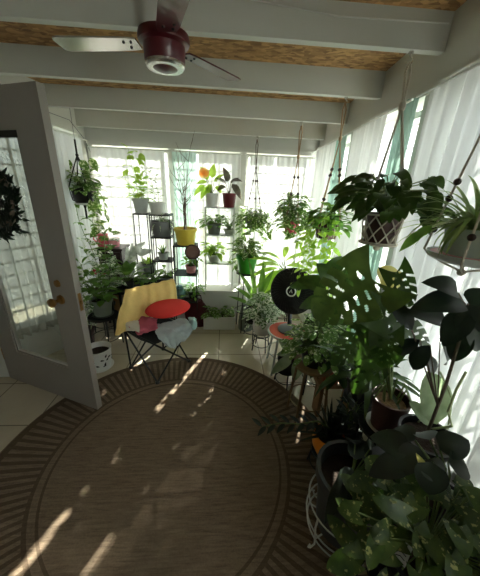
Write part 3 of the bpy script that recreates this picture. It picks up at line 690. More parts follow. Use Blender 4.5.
# black hanging planter
q = at(75, 142, 2.85); pc = V((q.x, q.y, at(84, 203, 2.85).z)); hk = V((q.x, q.y, zb(q.y)+.15))
hook(hk, 'small ceiling hook holding the black hanging planter by the left wall', .04)
h = thing('plant_hanger', 'black cord plant hanger with a hanging tail near the left wall', 'plant hanger', hk)
kn = V((pc.x, pc.y, at(76, 155, 2.85).z)); rt = .105; ph = .14
m = MB(); m.tube([hk-Z*.03, kn+Z*.12], .002, 5); m.build('wire', M['midgrey'], h)
m = MB(); m.tube([kn+Z*.13, kn], .008, 6); m.build('cord', M['blackrope'], h)
for kx in range(4):
    a = PI/4+kx*PI/2; e = V((math.cos(a), math.sin(a), 0))
    m = MB(); m.tube([kn, pc+e*(rt*1.12)+Z*ph, pc+e*rt*.95+Z*.03, pc-Z*.025], .0055, 6); m.build('cord', M['blackrope'], h)
for zz in (kn, pc-Z*.035):
    m = MB(); m.ball(zz, .014); m.build('knot', M['blackrope'], h)
m = MB(); m.tube([pc-Z*.03, pc-Z*.15], .009, 6); m.build('tail', M['blackrope'], h)
t = thing('hanging_plant', 'trailing heart-leaf vine in the black hanging pot by the left wall', 'plant', pc)
pot(t, pc, rt, .075, ph, M['blackp'], style='bowl')
m = MB(); m.lathe(pc-Z*.014, [(0, 0), (.08, 0), (.105, .02), (.10, .02), (.075, .008), (0, .008)], 24); m.build('saucer', M['palegrey'], t)
a1, b1 = bushy(pc+Z*ph, random.Random(3), 46, .17, .2, .105, .075, 'heart', .6, (-.2, 1.0))
a2, b2 = trailing(pc+Z*ph, random.Random(5), 6, .13, (.12, .45), .085, .06, 'heart', spread=.08, az=(-1.2, 2.6))
for (px, py, Y, tx, ty) in ((90, 158, 2.85, 100, 176), (70, 160, 2.85, 64, 176), (80, 160, 2.80, 88, 170)):
    leaf(a1, at(px, py, Y), at(tx, ty, Y-.02)-at(px, py, Y), .13, .075, 'ovate', .4, .15, up=V((.2, -1, .4)))
    b1.tube([pc+Z*.12, at(px, py, Y)], .002, 4)
a1.add(a2.v, a2.f); b1.add(b2.v, b2.f); put(t, (a1, b1), 'vari')
# tall dark cabinet with two pink pots
cx = at(112, 247, 3.02); w2 = .125
t = thing('side_cabinet', 'tall narrow dark cabinet in the back left corner', 'cabinet', (cx.x, 3.06, 0))
m = MB(); m.box((cx.x-w2, 2.94, .06), (cx.x+w2, 3.18, cx.z-.02)); m.build('body', M['darkwood'], t, False)
m = MB(); m.box((cx.x-w2-.015, 2.925, cx.z-.02), (cx.x+w2+.015, 3.19, cx.z)); m.build('top', M['darkwood'], t, False)
m = MB(); m.box((cx.x-w2+.012, 2.928, cx.z-.30), (cx.x+w2-.012, 2.94, cx.z-.04)); m.build('door', M['darkwood'], t, False)
m = MB(); m.box((cx.x-w2+.012, 2.928, .09), (cx.x+w2-.012, 2.94, cx.z-.33)); m.build('door', M['wood'], t, False)['label'] = 'lighter wooden lower door'
for sx in (-1, 1):
    for yy in (2.955, 3.165):
        m = MB(); m.tube([(cx.x+sx*(w2-.015), yy, 0), (cx.x+sx*(w2-.015), yy, .06)], .014, 8); m.build('leg', M['darkwood'], t)
pz = cx.z; q = V((at(104, 245, 3.03).x, 3.03, pz))
t = thing('pitcher', 'deep pink ceramic pitcher on the dark cabinet', 'pitcher', q)
m = MB(); m.lathe(q, [(0, 0), (.055, 0), (.07, .04), (.066, .08), (.048, .115), (.056, .14), (.05, .14), (.042, .115), (.05, .03), (0, .02)], 24); m.build('body', M['pink'], t)
m = MB(); m.tube([q+V((-.05, -.01, .125)), q+V((-.09, -.01, .12)), q+V((-.098, -.01, .08)), q+V((-.066, -.01, .05))], .007, 7); m.build('handle', M['pink'], t)
q = V((at(114, 245, 3.05).x+.005, 3.05, pz))
t = thing('pot', 'small pale pink pot with a lid-like rim beside the pink pitcher', 'pot', q)
m = MB(); m.lathe(q, [(0, 0), (.05, 0), (.062, .06), (.06, .075), (.064, .078), (.064, .092), (.05, .095), (0, .085)], 24); m.build('body', M['rose'], t)
m = MB(); m.lathe(q+Z*.078, [(.0642, 0), (.066, .004), (.0655, .014), (.0645, .016)], 24); m.build('rim', M['white'], t)
# long black bench behind the chair
bz = at(140, 288, 2.78).z; x0, x1 = at(112, 288, 2.78).x, at(166, 284, 2.8).x
t = thing('bench', 'low black slatted bench behind the folding chair', 'bench', ((x0+x1)/2, 2.78, 0))
for i in range(4):
    m = MB(); yy = 2.64+i*.075; m.box((x0, yy, bz-.025), (x1, yy+.06, bz)); m.build('slat', M['blackp'], t, False)
for xx in (x0+.03, x1-.03):
    for yy in (2.66, 2.90):
        m = MB(); m.box((xx-.014, yy-.014, 0), (xx+.014, yy+.014, bz-.025)); m.build('leg', M['blackp'], t, False)
m = MB(); m.box((x0, 2.93, bz-.025), (x1, 2.945, bz+.05)); m.build('backboard', M['blackp'], t, False)
# broad-leaved plant on bench
q = V((at(128, 288, 2.76).x, 2.76, bz))
t = thing('potted_plant', 'bright broad-leaved plant standing on the black bench left of the yellow towel', 'plant', q)
pot(t, q, .07, .052, .10, M['blackp'])
lv, st = MB(), MB(); r = random.Random(11)
for i in range(15):
    a = i*2.4; e = r.uniform(.45, 1.3); d = V((math.cos(a)*math.cos(e), math.sin(a)*math.cos(e), math.sin(e)))
    p = q+Z*.09+d*r.uniform(.06, .12); st.tube([q+Z*.08, p], .003, 4); leaf(lv, p, d, r.uniform(.15, .22), .085, 'ovate', .7, .2, nt=6)
put(t, (lv, st), 'mid')
q = V((at(146, 286, 2.8).x, 2.80, bz))
t = thing('potted_plant', 'low trailing plant in a black pot on the bench behind the yellow towel', 'plant', q)
pot(t, q, .06, .045, .08, M['blackp']); put(t, bushy(q+Z*.08, random.Random(12), 30, .14, .08, .06, .04, 'oval', .5, (0, 1.2)), 'mid')
# black stool with the grey-green pot
q = at(103.5, 315, 2.45)
wire_stand('round black metal stool under the dark grey-green pot by the door', q, .14, legs=4, flare=1.05, ph=.5, name='stool')
t = thing('potted_plant', 'leafy thin-stemmed plant in the dark grey-green pot on the round black stool', 'plant', q)
pot(t, q+Z*.012, .098, .075, .165, M['grey']); saucer(t, q, .10, M['grey'], .014)
A, B = MB(), MB()
for k_, (dx, dy) in enumerate(((0, 0), (.04, .02), (-.04, .02), (-.02, -.03), (.03, -.03))):
    l, s_ = stalk(q+Z*.13+V((dx, dy, 0)), random.Random(30+k_), .28+.05*(k_ % 3), 13, .095, .05, 'oval', .9, (dx*2.2, dy*2), bend=.02); A.add(l.v, l.f); B.add(s_.v, s_.f)
put(t, (A, B), 'mid')
fl_ = MB()
for k_ in range(7): leaf(fl_, q+V((-.05+.015*k_, .0, .42+.012*(k_ % 3))), V((math.cos(k_), math.sin(k_), .5)), .05, .03, 'oval', .4)
fl_.build('flowers', LM['red'], t)
def inside(mb):
    """leaves press against the curtains, never through the left walls"""
    out = []
    for v in mb.v:
        p = V(v); p.x = max(p.x, XL+.07); e = (p-G0).dot(gn)
        if e < .10: p = p+gn*(.10-e)
        p.y = min(p.y, 3.2); out.append(tuple(p))
    mb.v = out
# white-splashed tall plant between door and stool
q = V((-1.28, 2.72, .36))
wire_stand('tall thin black stand in the left corner behind the door', q, .12, legs=3, ph=1.0)
t = thing('potted_plant', 'tall white-splashed foliage plant in the corner behind the open door', 'plant', q)
pot(t, q, .11, .08, .16, M['brownpot'])
A, B = MB(), MB()
for k_, (dx, dy, H) in enumerate(((-.02, 0, .55), (.05, -.04, .42), (-.05, -.06, .36), (.04, .05, .62), (-.06, .05, .5), (.07, 0, .3))):
    l, s_ = stalk(q+Z*.13+V((dx, dy, 0)), random.Random(50+k_), H, 13, .125, .07, 'ovate', .9, (dx*1.8, dy*1.6-.04), bend=.025, t0=.05); A.add(l.v, l.f); B.add(s_.v, s_.f)
inside(A); inside(B); put(t, (A, B), 'variw', 'palestem')
q = V((-1.40, 2.47, .0))
t = thing('potted_plant', 'low white-splashed plant on the floor close behind the open door', 'plant', q)
pot(t, q, .10, .08, .2, M['brownpot'])
A, B = MB(), MB()
for k_, (dx, dy, H) in enumerate(((0, 0, .5), (.05, -.03, .4), (-.02, -.05, .3), (.06, .03, .55))):
    l, s_ = stalk(q+Z*.17+V((dx, dy, 0)), random.Random(70+k_), H, 13, .11, .06, 'ovate', .9, (dx*2, dy*1.5), bend=.02); A.add(l.v, l.f); B.add(s_.v, s_.f)
inside(A); inside(B); put(t, (A, B), 'variw', 'palestem')
# tall vine with red-tinged stems along the corner
q = V((-1.31, 2.92, .5))
wire_stand('black stand in the back left corner beside the dark cabinet', q, .11, legs=3, ph=.2)
t = thing('potted_plant', 'tall leafy vine rising beside the dark cabinet to the hanging planter', 'plant', q)
pot(t, q, .10, .075, .15, M['midgrey'])
A, B = MB(), MB()
for k_, (dx, dy, H) in enumerate(((0, 0, .62), (.05, -.03, .5), (-.05, -.02, .7))):
    l, s_ = stalk(q+Z*.12+V((dx, dy, 0)), random.Random(90+k_), H, 10, .11, .075, 'heart', .9, (dx*1.5, dy), bend=.03, t0=.1); A.add(l.v, l.f); B.add(s_.v, s_.f)
put(t, (A, B), 'mid', 'stem')
# patterned floor pot by the door
q = onz(98, 371, 0); q = V((q.x, q.y+.06, 0))
t = thing('floor_pot', 'white floor pot with black leafy pattern standing behind the door edge', 'pot', q)
saucer(t, q, .115, M['white'], .022)
pb = q+Z*.006; m = MB(); m.lathe(pb, [(0, 0), (.08, 0), (.098, .05), (.108, .19), (.112, .2), (.104, .2), (.098, .15), (.08, .1)], 30); po = m.build('pot', M['white'], t)
m = MB(); m.lathe(pb+Z*.15, [(0, .01), (.1, 0)], 20); m.build('soil', M['soil'], t)
r = random.Random(4)
m = MB()
for i in range(26):
    a = r.uniform(0, 2*PI); z = r.uniform(.05, .14); e = V((math.cos(a), math.sin(a), 0)); tt = V((-e.y, e.x, 0))
    leaf(m, pb+e*(.099+.07*(z-.05))*1.006+Z*z, tt*r.uniform(-1, 1)+Z*r.uniform(-.4, 1), .035, .016, 'ovate', .0, .0, up=e, nt=4, ns=1)
m.build('leaf_pattern', M['black'], po)
# leafy wreath on the door glass
q = H0+du*.47+Z*1.48+dn*.012
t = thing('wreath', 'dark leafy wreath hanging on the glass of the open door', 'wreath', q)
m = MB(); m.ring(q+dn*.03, .17, .022, axis=dn); m.build('twig_ring', M['twig'], t)
m = MB(); m.tube([q+dn*.01+Z*.16, q+dn*.004+Z*.34], .004, 6); m.build('ribbon', M['blackrope'], t)
lv = MB(); r = random.Random(8)
for i in range(800):
    a = r.uniform(0, 2*PI); e = du*math.cos(a)+Z*math.sin(a); tt = -du*math.sin(a)+Z*math.cos(a)
    d = tt*r.uniform(.3, 1)+e*r.uniform(-1, 1)+dn*r.uniform(0, .9)
    leaf(lv, q+e*r.uniform(.10, .23)+dn*r.uniform(.01, .07), d, r.uniform(.04, .065), .02, 'lance', .8, .2, up=dn, nt=4, ns=1)
lv.build('leaves', LM['black'], t)
# ================================================================== BACK WALL SHELVES AND POTS
def etagere(label, x0, x1, y0, y1, levels, m, name='wire_shelf', z0=0, post=.006, plate='slats', top=None, pm=None):
    t = thing(name, label, 'shelf', ((x0+x1)/2, (y0+y1)/2, z0))
    zt_ = top or levels[-1]+.0
    for a in (x0, x1):
        for b in (y0, y1):
            q = MB(); q.tube([(a, b, z0), (a, b, zt_)], post, 6); q.build('post', m, t)
    for z in levels:
        q = MB()
        q.box((x0-.006, y0-.006, z-.012), (x1+.006, y0+.004, z)); q.box((x0-.006, y1-.004, z-.012), (x1+.006, y1+.006, z)); q.box((x0-.006, y0, z-.012), (x0+.004, y1, z)); q.box((x1-.004, y0, z-.012), (x1+.006, y1, z))
        n = 6
        if plate == 'slats':
            for i in range(n):
                yy = y0+(y1-y0)*(i+.5)/n; q.box((x0, yy-.008, z-.008), (x1, yy+.008, z))
        else: q.box((x0, y0, z-.008), (x1, y1, z))
        q.build('shelf', pm or m, t, False)
    return t
YS = 3.08
def zx(px, py, Y=YS): return at(px, py, Y)
# left pair of slim stands
xa0, xa1 = zx(135.5, 212).x, zx(149, 212).x
za, zb_ = zx(143, 213).z, zx(145, 274).z
etagere('slim black wire stand with two pots, left of the pair before the left window', xa0, xa1, YS-.09, YS+.09, [zb_, za], M['black'])
xb0, xb1 = zx(151.5, 213).x, zx(171, 213).x
zl = [zx(161, p).z for p in (286, 259, 236, 214)]
etagere('taller black wire stand with four pots, right of the pair before the left window', xb0, xb1, YS-.10, YS+.10, zl, M['black'])
def plant(label, px, z, Y, rt, rb, h, m, **k):
    q = V((zx(px, 230, Y).x, Y, z)) if not isinstance(px, V) else px
    t = thing(k.pop('name', 'potted_plant'), label, 'plant', q); pot(t, q, rt, rb, h, m, **k); return t, q
t, q = plant('tall yellow-green leafy plant in a pale grey pot on top of the slim stand', 143, za, YS, .085, .06, .15, M['palegrey'])
A, B = MB(), MB()
for i, (dx, dy, H) in enumerate(((-.02, 0, .50), (.03, .0, .38), (.0, .03, .30), (-.05, .01, .26), (.02, -.02, .22))):
    l, s_ = stalk(q+Z*.12+V((dx, dy, 0)), random.Random(110+i), H, 11 if H > .5 else 7, .10, .075, 'heart', .8, (dx*1.6, dy*2), bend=.02, t0=.12); A.add(l.v, l.f); B.add(s_.v, s_.f)
put(t, (A, B), 'lime', 'palestem')
t, q = plant('small-leaved sprig in a white pot on top of the taller wire stand', 159, zl[3], YS, .09, .07, .125, M['white'])
A, B = MB(), MB()
for i, (dx, H) in enumerate(((-.02, .34), (.01, .28))):
    l, s_ = stalk(q+Z*.1+V((dx, 0, 0)), random.Random(120+i), H, 15, .05, .032, 'oval', .7, (dx, 0), bend=.02, t0=.2, stem_r=.003); A.add(l.v, l.f); B.add(s_.v, s_.f)
put(t, (A, B), 'variw', 'palestem')
t, q = plant('striped strap-leaf plant in a dark grey round pot, second shelf of the taller stand', 162, zl[2], YS, .115, .085, .17, M['midgrey'], style='round')
straps(q+Z*.15, random.Random(5), 26, .27, .018, (.4, 1.3), (1.2, 2.6)).build('foliage', LM['variw'], t)
t, q = plant('little spiky plant in a white pot, third shelf of the taller stand', 162, zl[1], YS, .06, .048, .08, M['palegrey'])
straps(q+Z*.07, random.Random(6), 14, .13, .018, (.8, 1.45), (.1, .5), nt=5).build('foliage', LM['mid'], t)
t, q = plant('leafy sprout in a dark green pot, lowest shelf of the taller stand', 164, zl[0], YS, .075, .06, .12, M['grey'])
put(t, bushy(q+Z*.11, random.Random(7), 26, .13, .12, .07, .04, 'oval', .7, (.1, 1.3)), 'mid')
t, q = plant('short lime tuft in a grey-green pot, lower shelf of the slim stand', 145, zb_, YS-.02, .088, .066, .145, M['grey'])
straps(q+Z*.13, random.Random(9), 26, .12, .022, (.5, 1.4), (.2, .9), nt=5).build('foliage', LM['lime'], t)
# pale big-leaf plant
q = V((zx(131, 300, 2.98).x, 2.95, .55))
wire_stand('thin black stand under the pale silver-leaved plant', q, .09, legs=3)
t = thing('potted_plant', 'large pale silver leaves before the left window, right of the dark cabinet', 'plant', q); pot(t, q, .085, .07, .13, M['palegrey'])
lv, st = MB(), MB()
for (a, b) in (((129, 256), (141, 243)), ((134, 262), (131, 246)), ((137, 254), (150, 250)), ((131, 268), (126, 250)), ((140, 262), (140, 278)), ((133, 262), (122, 262))):
    p, e = zx(a[0], a[1], 2.98), zx(b[0], b[1], 2.95); leaf(lv, p, e-p, (e-p).length*1.15, .085, 'ovate', .4, .15, up=V((0, -1, .5))); st.tube([q+Z*.12, (q+p)/2+V((0, 0, .1)), p], .003, 4)
put(t, (lv, st), 'ghost', 'palestem')
# black stand with the yellow pot
YK = 3.0
xk0, xk1 = zx(175, 243, YK).x, zx(197, 243, YK).x; zk = [zx(186, p, YK).z for p in (298, 272, 244)]
etagere('black metal stand carrying the mustard yellow pot', xk0, xk1, YK-.12, YK+.10, zk, M['black'])
t, q = plant('bare thin branches in a mustard yellow pot', 185.5, zk[2], YK, .118, .095, .175, M['yellowpot'])
tw = MB(); r = random.Random(17)
for i in range(7):
    a = r.uniform(0, 2*PI); H = r.uniform(.45, .98) if i else 1.0; ex = (r.uniform(-.16, .16), r.uniform(-.12, .1)); pts = [q+Z*.13+V((math.cos(a)*.02, math.sin(a)*.02, 0))]
    for k_ in range(1, 8):
        u = k_/7; pts.append(q+V((ex[0]*u*u+r.uniform(-.012, .012), ex[1]*u*u+r.uniform(-.01, .01), .13+H*u)))
    tw.tube(pts, [.0055*(1-.75*k_/7) for k_ in range(8)], 5)
    for k_ in range(3, 8):
        b = r.uniform(0, 2*PI); L = r.uniform(.06, .17); p = pts[k_-1]; tw.tube([p, p+V((math.cos(b)*L*.5, math.sin(b)*L*.4, L*.45)), p+V((math.cos(b)*L*.75, math.sin(b)*L*.6, L))], [.003, .002, .0012], 4)
tw.build('branches', M['twig'], t)
q = zx(192.5, 252, YK-.14)
t = thing('medallion', 'round woven brown medallion hanging on the front of the yellow pot stand', 'ornament', q)
m = MB(); ax = V((.1, -1, .05)).normalized(); m.lathe(q, [(0, -.008), (.075, -.008), (.078, 0), (.07, .008), (.045, .012), (.03, .01), (0, .014)], 28, axis=ax); m.build('disc', M['medal'], t)
m = MB(); m.ring(q+ax*.004, .076, .008, axis=ax); m.build('rim', M['brownpot'], t)
m = MB(); m.tube([q+Z*.078, V((q.x, YK-.126, zk[2]-.008))], .002, 4); m.build('loop', M['twig'], t)
t, q = plant('small green plant in a dusty pink pot on the middle shelf under the yellow pot', 190, zk[1], YK, .062, .05, .085, M['rose'])
put(t, bushy(q+Z*.08, random.Random(18), 22, .10, .13, .08, .04, 'ovate', .6, (.3, 1.4)), 'mid')
q = V((zx(180, 298, YK).x, YK, zk[0])); t = thing('jar', 'round blue-grey jar on the lowest shelf under the yellow pot', 'jar', q)
m = MB(); m.lathe(q, [(0, 0), (.05, 0), (.075, .05), (.07, .1), (.045, .125), (.05, .14), (.04, .14), (.03, .12), (0, .1)], 22); m.build('body', M['teapot'], t); m = MB(); m.ball(q+Z*.145, .035, sc=(1, 1, .6)); m.build('lid', M['teapot'], t)
t, q = plant('dark ferny plant on the lowest shelf under the yellow pot', 192, zk[0], YK+.01, .06, .05, .09, M['blackp'])
put(t, bushy(q+Z*.08, random.Random(19), 40, .15, .12, .06, .03, 'lance', .8, (-.3, 1.3)), 'mid')
q = onz(193, 321, 0); q = V((q.x+.06, q.y-.06, 0))
t = thing('bag', 'slumped maroon bag on the floor right of the folding chair', 'bag', q)
m = MB(); r = random.Random(3); vs = []
prof = [(.0, 0), (.13, 0), (.15, .06), (.14, .14), (.115, .22), (.09, .28), (.075, .31)]
m.lathe(q, prof, 28, sy=.75); m.v = [(x+.012*math.sin(z*40+x*30), y+.01*math.cos(z*33+x*40), z+.006*math.sin(x*60)) for x, y, z in m.v]; m.build('body', M['bag'], t)
m = MB(); m.tube([q+V((-.06, -.04, .30)), q+V((-.05, -.06, .40)), q+V((.05, -.06, .40)), q+V((.06, -.04, .30))], .007, 6); m.build('handle', M['bag'], t)
# white window rack standing on the sill ledge
YW = 3.14; zs = .42
xw0, xw1 = zx(205.5, 205, YW).x, zx(234.5, 206, YW).x
zw = [zx(220, p, YW).z for p in (262, 234, 207)]
etagere('white wire rack on the window ledge with three glass shelves', xw0, xw1, YW-.08, YW+.07, zw, M['whiteplas'], 'window_rack', zs, .007, 'plate', pm=mat('pale_shelf', srgb(206, 212, 210), .3))
t, q = plant('white pot with broad leaves and a peach flower, top of the white rack', 211.5, zw[2], YW, .075, .062, .145, M['white'], rim=False)
A, B = MB(), MB()
for (a, b, w) in (((208, 180), (203, 166), .06), ((205, 185), (192, 193), .06), ((207, 182), (196, 181), .05), ((212, 178), (213, 164), .055), ((214, 182), (222, 172), .05), ((208, 187), (199, 197), .06), ((211, 184), (205, 195), .05), ((216, 186), (222, 192), .045)):
    p, e = zx(a[0], a[1], YW-.02), zx(b[0], b[1], YW-.06); leaf(A, p, e-p, (e-p).length*1.05, w*1.5, 'ovate', .5, .15, up=V((0, -.6, 1))); B.tube([q+Z*.13, p], .003, 4)
put(t, (A, B), 'lime', 'stem')
fl_ = MB(); c = zx(204, 173, YW-.06)
for i in range(9): a = i*.7; leaf(fl_, c, V((math.cos(a), -.4, math.sin(a)*.8)), .06, .05, 'oval', .5, .2, up=V((0, -1, .3)))
fl_.build('flower', LM['peach'], t); B2 = MB(); B2.tube([q+Z*.13, c], .003, 4); B2.build('flower_stem', M['stem'], t)
t, q = plant('dark red pot with drooping purple-green leaves, top right of the white rack', 228.5, zw[2], YW, .078, .06, .15, M['redpot'], rim=False)
A, B = MB(), MB()
for (a, b, w) in (((228, 182), (226, 168), .07), ((226, 184), (219, 176), .06), ((231, 181), (241, 178), .055), ((232, 184), (243, 196), .075), ((225, 186), (218, 188), .06), ((230, 184), (236, 176), .05)):
    p, e = zx(a[0], a[1], YW-.02), zx(b[0], b[1], YW-.07); leaf(A, p, e-p, (e-p).length*1.1, w*1.3, 'ovate', .6, .2, up=V((0, -.6, 1))); B.tube([q+Z*.13, p], .003, 4)
put(t, (A, B), 'purple', 'twig')
t, q = plant('bushy green plant in a grey trough, middle shelf of the white rack', 214, zw[1], YW, .085, .065, .12, M['grey'])
put(t, bushy(q+Z*.11, random.Random(21), 46, .19, .13, .075, .045, 'ovate', .7, (-.3, 1.2)), 'mid')
t, q = plant('small striped aloe in a grey bowl, right of the middle shelf of the white rack', 229, zw[1], YW, .06, .045, .06, M['palegrey'])
straps(q+Z*.05, random.Random(23), 14, .16, .022, (.6, 1.4), (.1, .5), nt=5).build('foliage', LM['sage'], t)
t, q = plant('lime leafy plant in a white bowl, lowest shelf of the white rack', 214, zw[0], YW, .08, .06, .10, M['white'])
put(t, bushy(q+Z*.1, random.Random(24), 30, .15, .14, .11, .05, 'ovate', .9, (.1, 1.3)), 'lime')
# white planter trough on the floor
q = V((zx(219.5, 316, 2.9).x, 2.90, 0)); hw = .185
t = thing('planter_box', 'rectangular white planter trough on the floor under the middle window', 'planter', q)
m = MB()
for a, b in (((-hw, -.09, 0), (hw, -.075, .16)), ((-hw, .075, 0), (hw, .09, .16)), ((-hw, -.075, 0), (-hw+.015, .075, .16)), ((hw-.015, -.075, 0), (hw, .075, .16)), ((-hw+.015, -.075, .0), (hw-.015, .075, .02))): m.box(q+V(a), q+V(b))
m.build('trough', M['white'], t, False)
m = MB(); m.box(q+V((-hw+.015, -.075, .02)), q+V((hw-.015, .075, .13))); m.build('soil', M['soil'], t, False)
A, B = MB(), MB()
for i, dx in enumerate((-.1, 0, .1)):
    l, s_ = bushy(q+V((dx, 0, .13)), random.Random(25+i), 11, .11, .13, .085, .05, 'ovate', .8, (.4, 1.4)); A.add(l.v, l.f); B.add(s_.v, s_.f)
put(t, (A, B), 'vari')
# grey-green vase near the trough
q = V((.29, 2.86, 0)); t = thing('vase', 'tall grey-green vase on the floor right of the white trough', 'vase', q)
m = MB(); m.lathe(q, [(0, 0), (.09, 0), (.095, .1), (.075, .22), (.06, .3), (.065, .33), (.055, .33), (.05, .28), (.05, .1), (0, .1)], 26); m.build('body', M['grey'], t)
# bright green pot on a black stand
YG = 2.85; q = zx(246.5, 272, YG)
wire_stand('tall black stand under the bright green pot', q, .115, legs=3, ph=.2)
t = thing('potted_plant', 'bushy variegated vine in the bright green pot', 'plant', q); pot(t, q, .115, .085, .19, M['greenpot'])
a1, b1 = bushy(q+Z*.18, random.Random(31), 56, .22, .22, .08, .055, 'heart', .6, (.15, 1.3)); a2, b2 = trailing(q+Z*.18, random.Random(32), 6, .14, (.08, .2), .07, .05, 'heart', spread=.06, az=(-.3, 3.6)); a1.add(a2.v, a2.f); b1.add(b2.v, b2.f)
put(t, (a1, b1), 'vari')
# grass-leaved shrub with long lime leaves
YL = 2.78; q = zx(285, 282, YL)
wire_stand('tall black stand under the pale green pot', q, .10, legs=3, ph=.9)
t = thing('potted_plant', 'tall plant with long lime leaves in the pale green pot before the right window', 'plant', q); pot(t, q, .08, .06, .13, M['limepot'])
A, B = MB(), MB()
for (a, b, w) in (((282, 262), (270, 246), .075), ((284, 262), (304, 246), .06), ((280, 266), (262, 258), .08), ((286, 266), (303, 262), .08), ((281, 270), (256, 280), .085), ((283, 268), (268, 286), .085), ((279, 264), (258, 250), .07), ((288, 268), (306, 272), .08), ((284, 258), (288, 240), .06), ((278, 272), (262, 292), .08), ((279, 268), (254, 268), .07)):
    p, e = zx(a[0], a[1], YL), zx(b[0], b[1], YL-.12); leaf(A, p, e-p, (e-p).length*1.15, w, 'lance', .7, .25, up=V((0, -.4, 1)), nt=7); B.tube([q+Z*.11, p], .004, 5)
put(t, (A, B), 'lime', 'stem')
t, q = plant(' '.join(['upright lime sword-leaved plant low in front of the green pot']), V((zx(254, 308, 2.62).x, 2.66, .22)), 0, 0, .09, .07, .14, M['blackp'])
wire_stand('short black stand under the sword-leaved plant', q, .09, legs=3)
A, B = MB(), MB()
for (a, b, w) in (((256, 300), (253, 262), .05), ((258, 300), (270, 272), .07), ((254, 302), (240, 286), .06), ((260, 302), (276, 286), .08), ((256, 304), (246, 274), .06), ((260, 300), (264, 268), .07), ((252, 306), (234, 294), .05), ((262, 305), (280, 298), .07)):
    p, e = zx(a[0], a[1], 2.64), zx(b[0], b[1], 2.58); leaf(A, p, e-p, (e-p).length*1.1, w, 'lance', .5, .25, up=V((0, -.6, 1)), nt=7); B.tube([q+Z*.12, p], .004, 5)
put(t, (A, B), 'mid', 'stem')
# white pot on wire stand
q = zx(261.5, 333, 2.42)
wire_stand('low black ring stand under the white pot', q, .09, legs=4, plate=False, ph=.4)
t = thing('potted_plant', 'dark variegated bush in the round white pot on a ring stand', 'plant', q); pot(t, q, .09, .07, .15, M['white'], style='round')
a1, b1 = bushy(q+Z*.14, random.Random(41), 70, .19, .30, .09, .055, 'ovate', .8, (.25, 1.4)); a2, b2 = trailing(q+Z*.14, random.Random(42), 4, .12, (.04, .1), .08, .05, 'ovate', az=(.2, 3.2)); a1.add(a2.v, a2.f); b1.add(b2.v, b2.f); put(t, (a1, b1), 'variw')
leafy = a1
# round black fan on the red stool
YF = 2.12; q = zx(287, 330, YF); sr = .17
t = thing('stool', 'round orange-red stool with a white rim, right of the white pot', 'stool', (q.x, q.y, 0))
m = MB(); m.lathe(q-Z*.03, [(0, 0), (sr*.96, 0), (sr*.96, .026), (0, .03)], 36); m.build('seat', M['redseat'], t)
m = MB(); m.ring(q-Z*.012, sr*.975, .010, n=40, k=8); m.build('rim', M['white'], t)
for k_ in range(4):
    a = PI/4+k_*PI/2; e = V((math.cos(a), math.sin(a), 0)); m = MB(); m.tube([q+e*sr*.8-Z*.03, V((q.x, q.y, .0))+e*sr*1.1], .010, 7); m.build('leg', M['palegrey'], t)
m = MB(); m.ring(V((q.x, q.y, q.z*.45)), sr*.93, .006); m.build('foot_ring', M['palegrey'], t)
fb = q+V((.02, .0, .0)); fcn = zx(293, 291, YF+.03)
t = thing('fan', 'round black fan with a white oval badge on the orange-red stool', 'fan', fb)
m = MB(); m.lathe(fb, [(0, 0), (.10, 0), (.105, .012), (.08, .03), (.03, .045), (0, .05)], 30); m.build('base', M['midgrey'], t)
m = MB(); m.tube([fb+Z*.03, V((fcn.x, fcn.y+.05, fcn.z-.12))], .02, 10); m.build('neck', M['blackp'], t)
ax = (CAM-fcn).normalized(); ax = (ax+V((-.35, 0, -.1))).normalized()
fr_ = .20
m = MB(); m.lathe(fcn, [(0, -.085), (.1, -.08), (fr_*.9, -.05), (fr_, -.01), (fr_*.985, .02)], 40, axis=ax); m.build('housing', M['blackp'], t)
m = MB(); m.ring(fcn+ax*.018, fr_*.985, .007, n=48, axis=ax)
mm_ = ax.to_track_quat('Z', 'Y').to_matrix()
for k_ in range(40):
    a = 2*PI*k_/40; a2_ = a+.35; m.tube([fcn+mm_ @ V((.045*math.cos(a), .045*math.sin(a), .05)), fcn+mm_ @ V((fr_*.62*math.cos(a+.2), fr_*.62*math.sin(a+.2), .05)), fcn+mm_ @ V((fr_*.985*math.cos(a2_), fr_*.985*math.sin(a2_), .018))], .0028, 4, cap=False)
for rr, zz in ((.08, .052), (.125, .048), (.165, .034)): m.ring(fcn+ax*zz, rr, .002, n=40, k=4, axis=ax)
m.build('grille', M['blackp'], t)
for k_ in range(5):
    b = MB(); a = 2*PI*k_/5; d = mm_ @ V((math.cos(a), math.sin(a), .15)); leaf(b, fcn+d*.03-ax*.02, d, .14, .10, 'oval', .2, .1, up=ax); b.build('blade', M['midgrey'], t, solid=.002)
m = MB(); m.lathe(fcn+ax*.046, [(0, .004), (.045, .004), (.048, 0), (.045, -.006)], 26, axis=ax); bd_ = m.build('badge', M['blackp'], t)
m = MB(); m.ring(fcn+ax*.052, .04, .006, axis=ax, n=28); m.build('badge_ring', M['white'], bd_)
m = MB(); m.tube([fcn+ax*.053+mm_ @ V((-.012, -.012, 0)), fcn+ax*.053+mm_ @ V((0, .016, 0)), fcn+ax*.053+mm_ @ V((.012, -.012, 0))], .004, 5); m.build('badge_mark', M['white'], bd_)
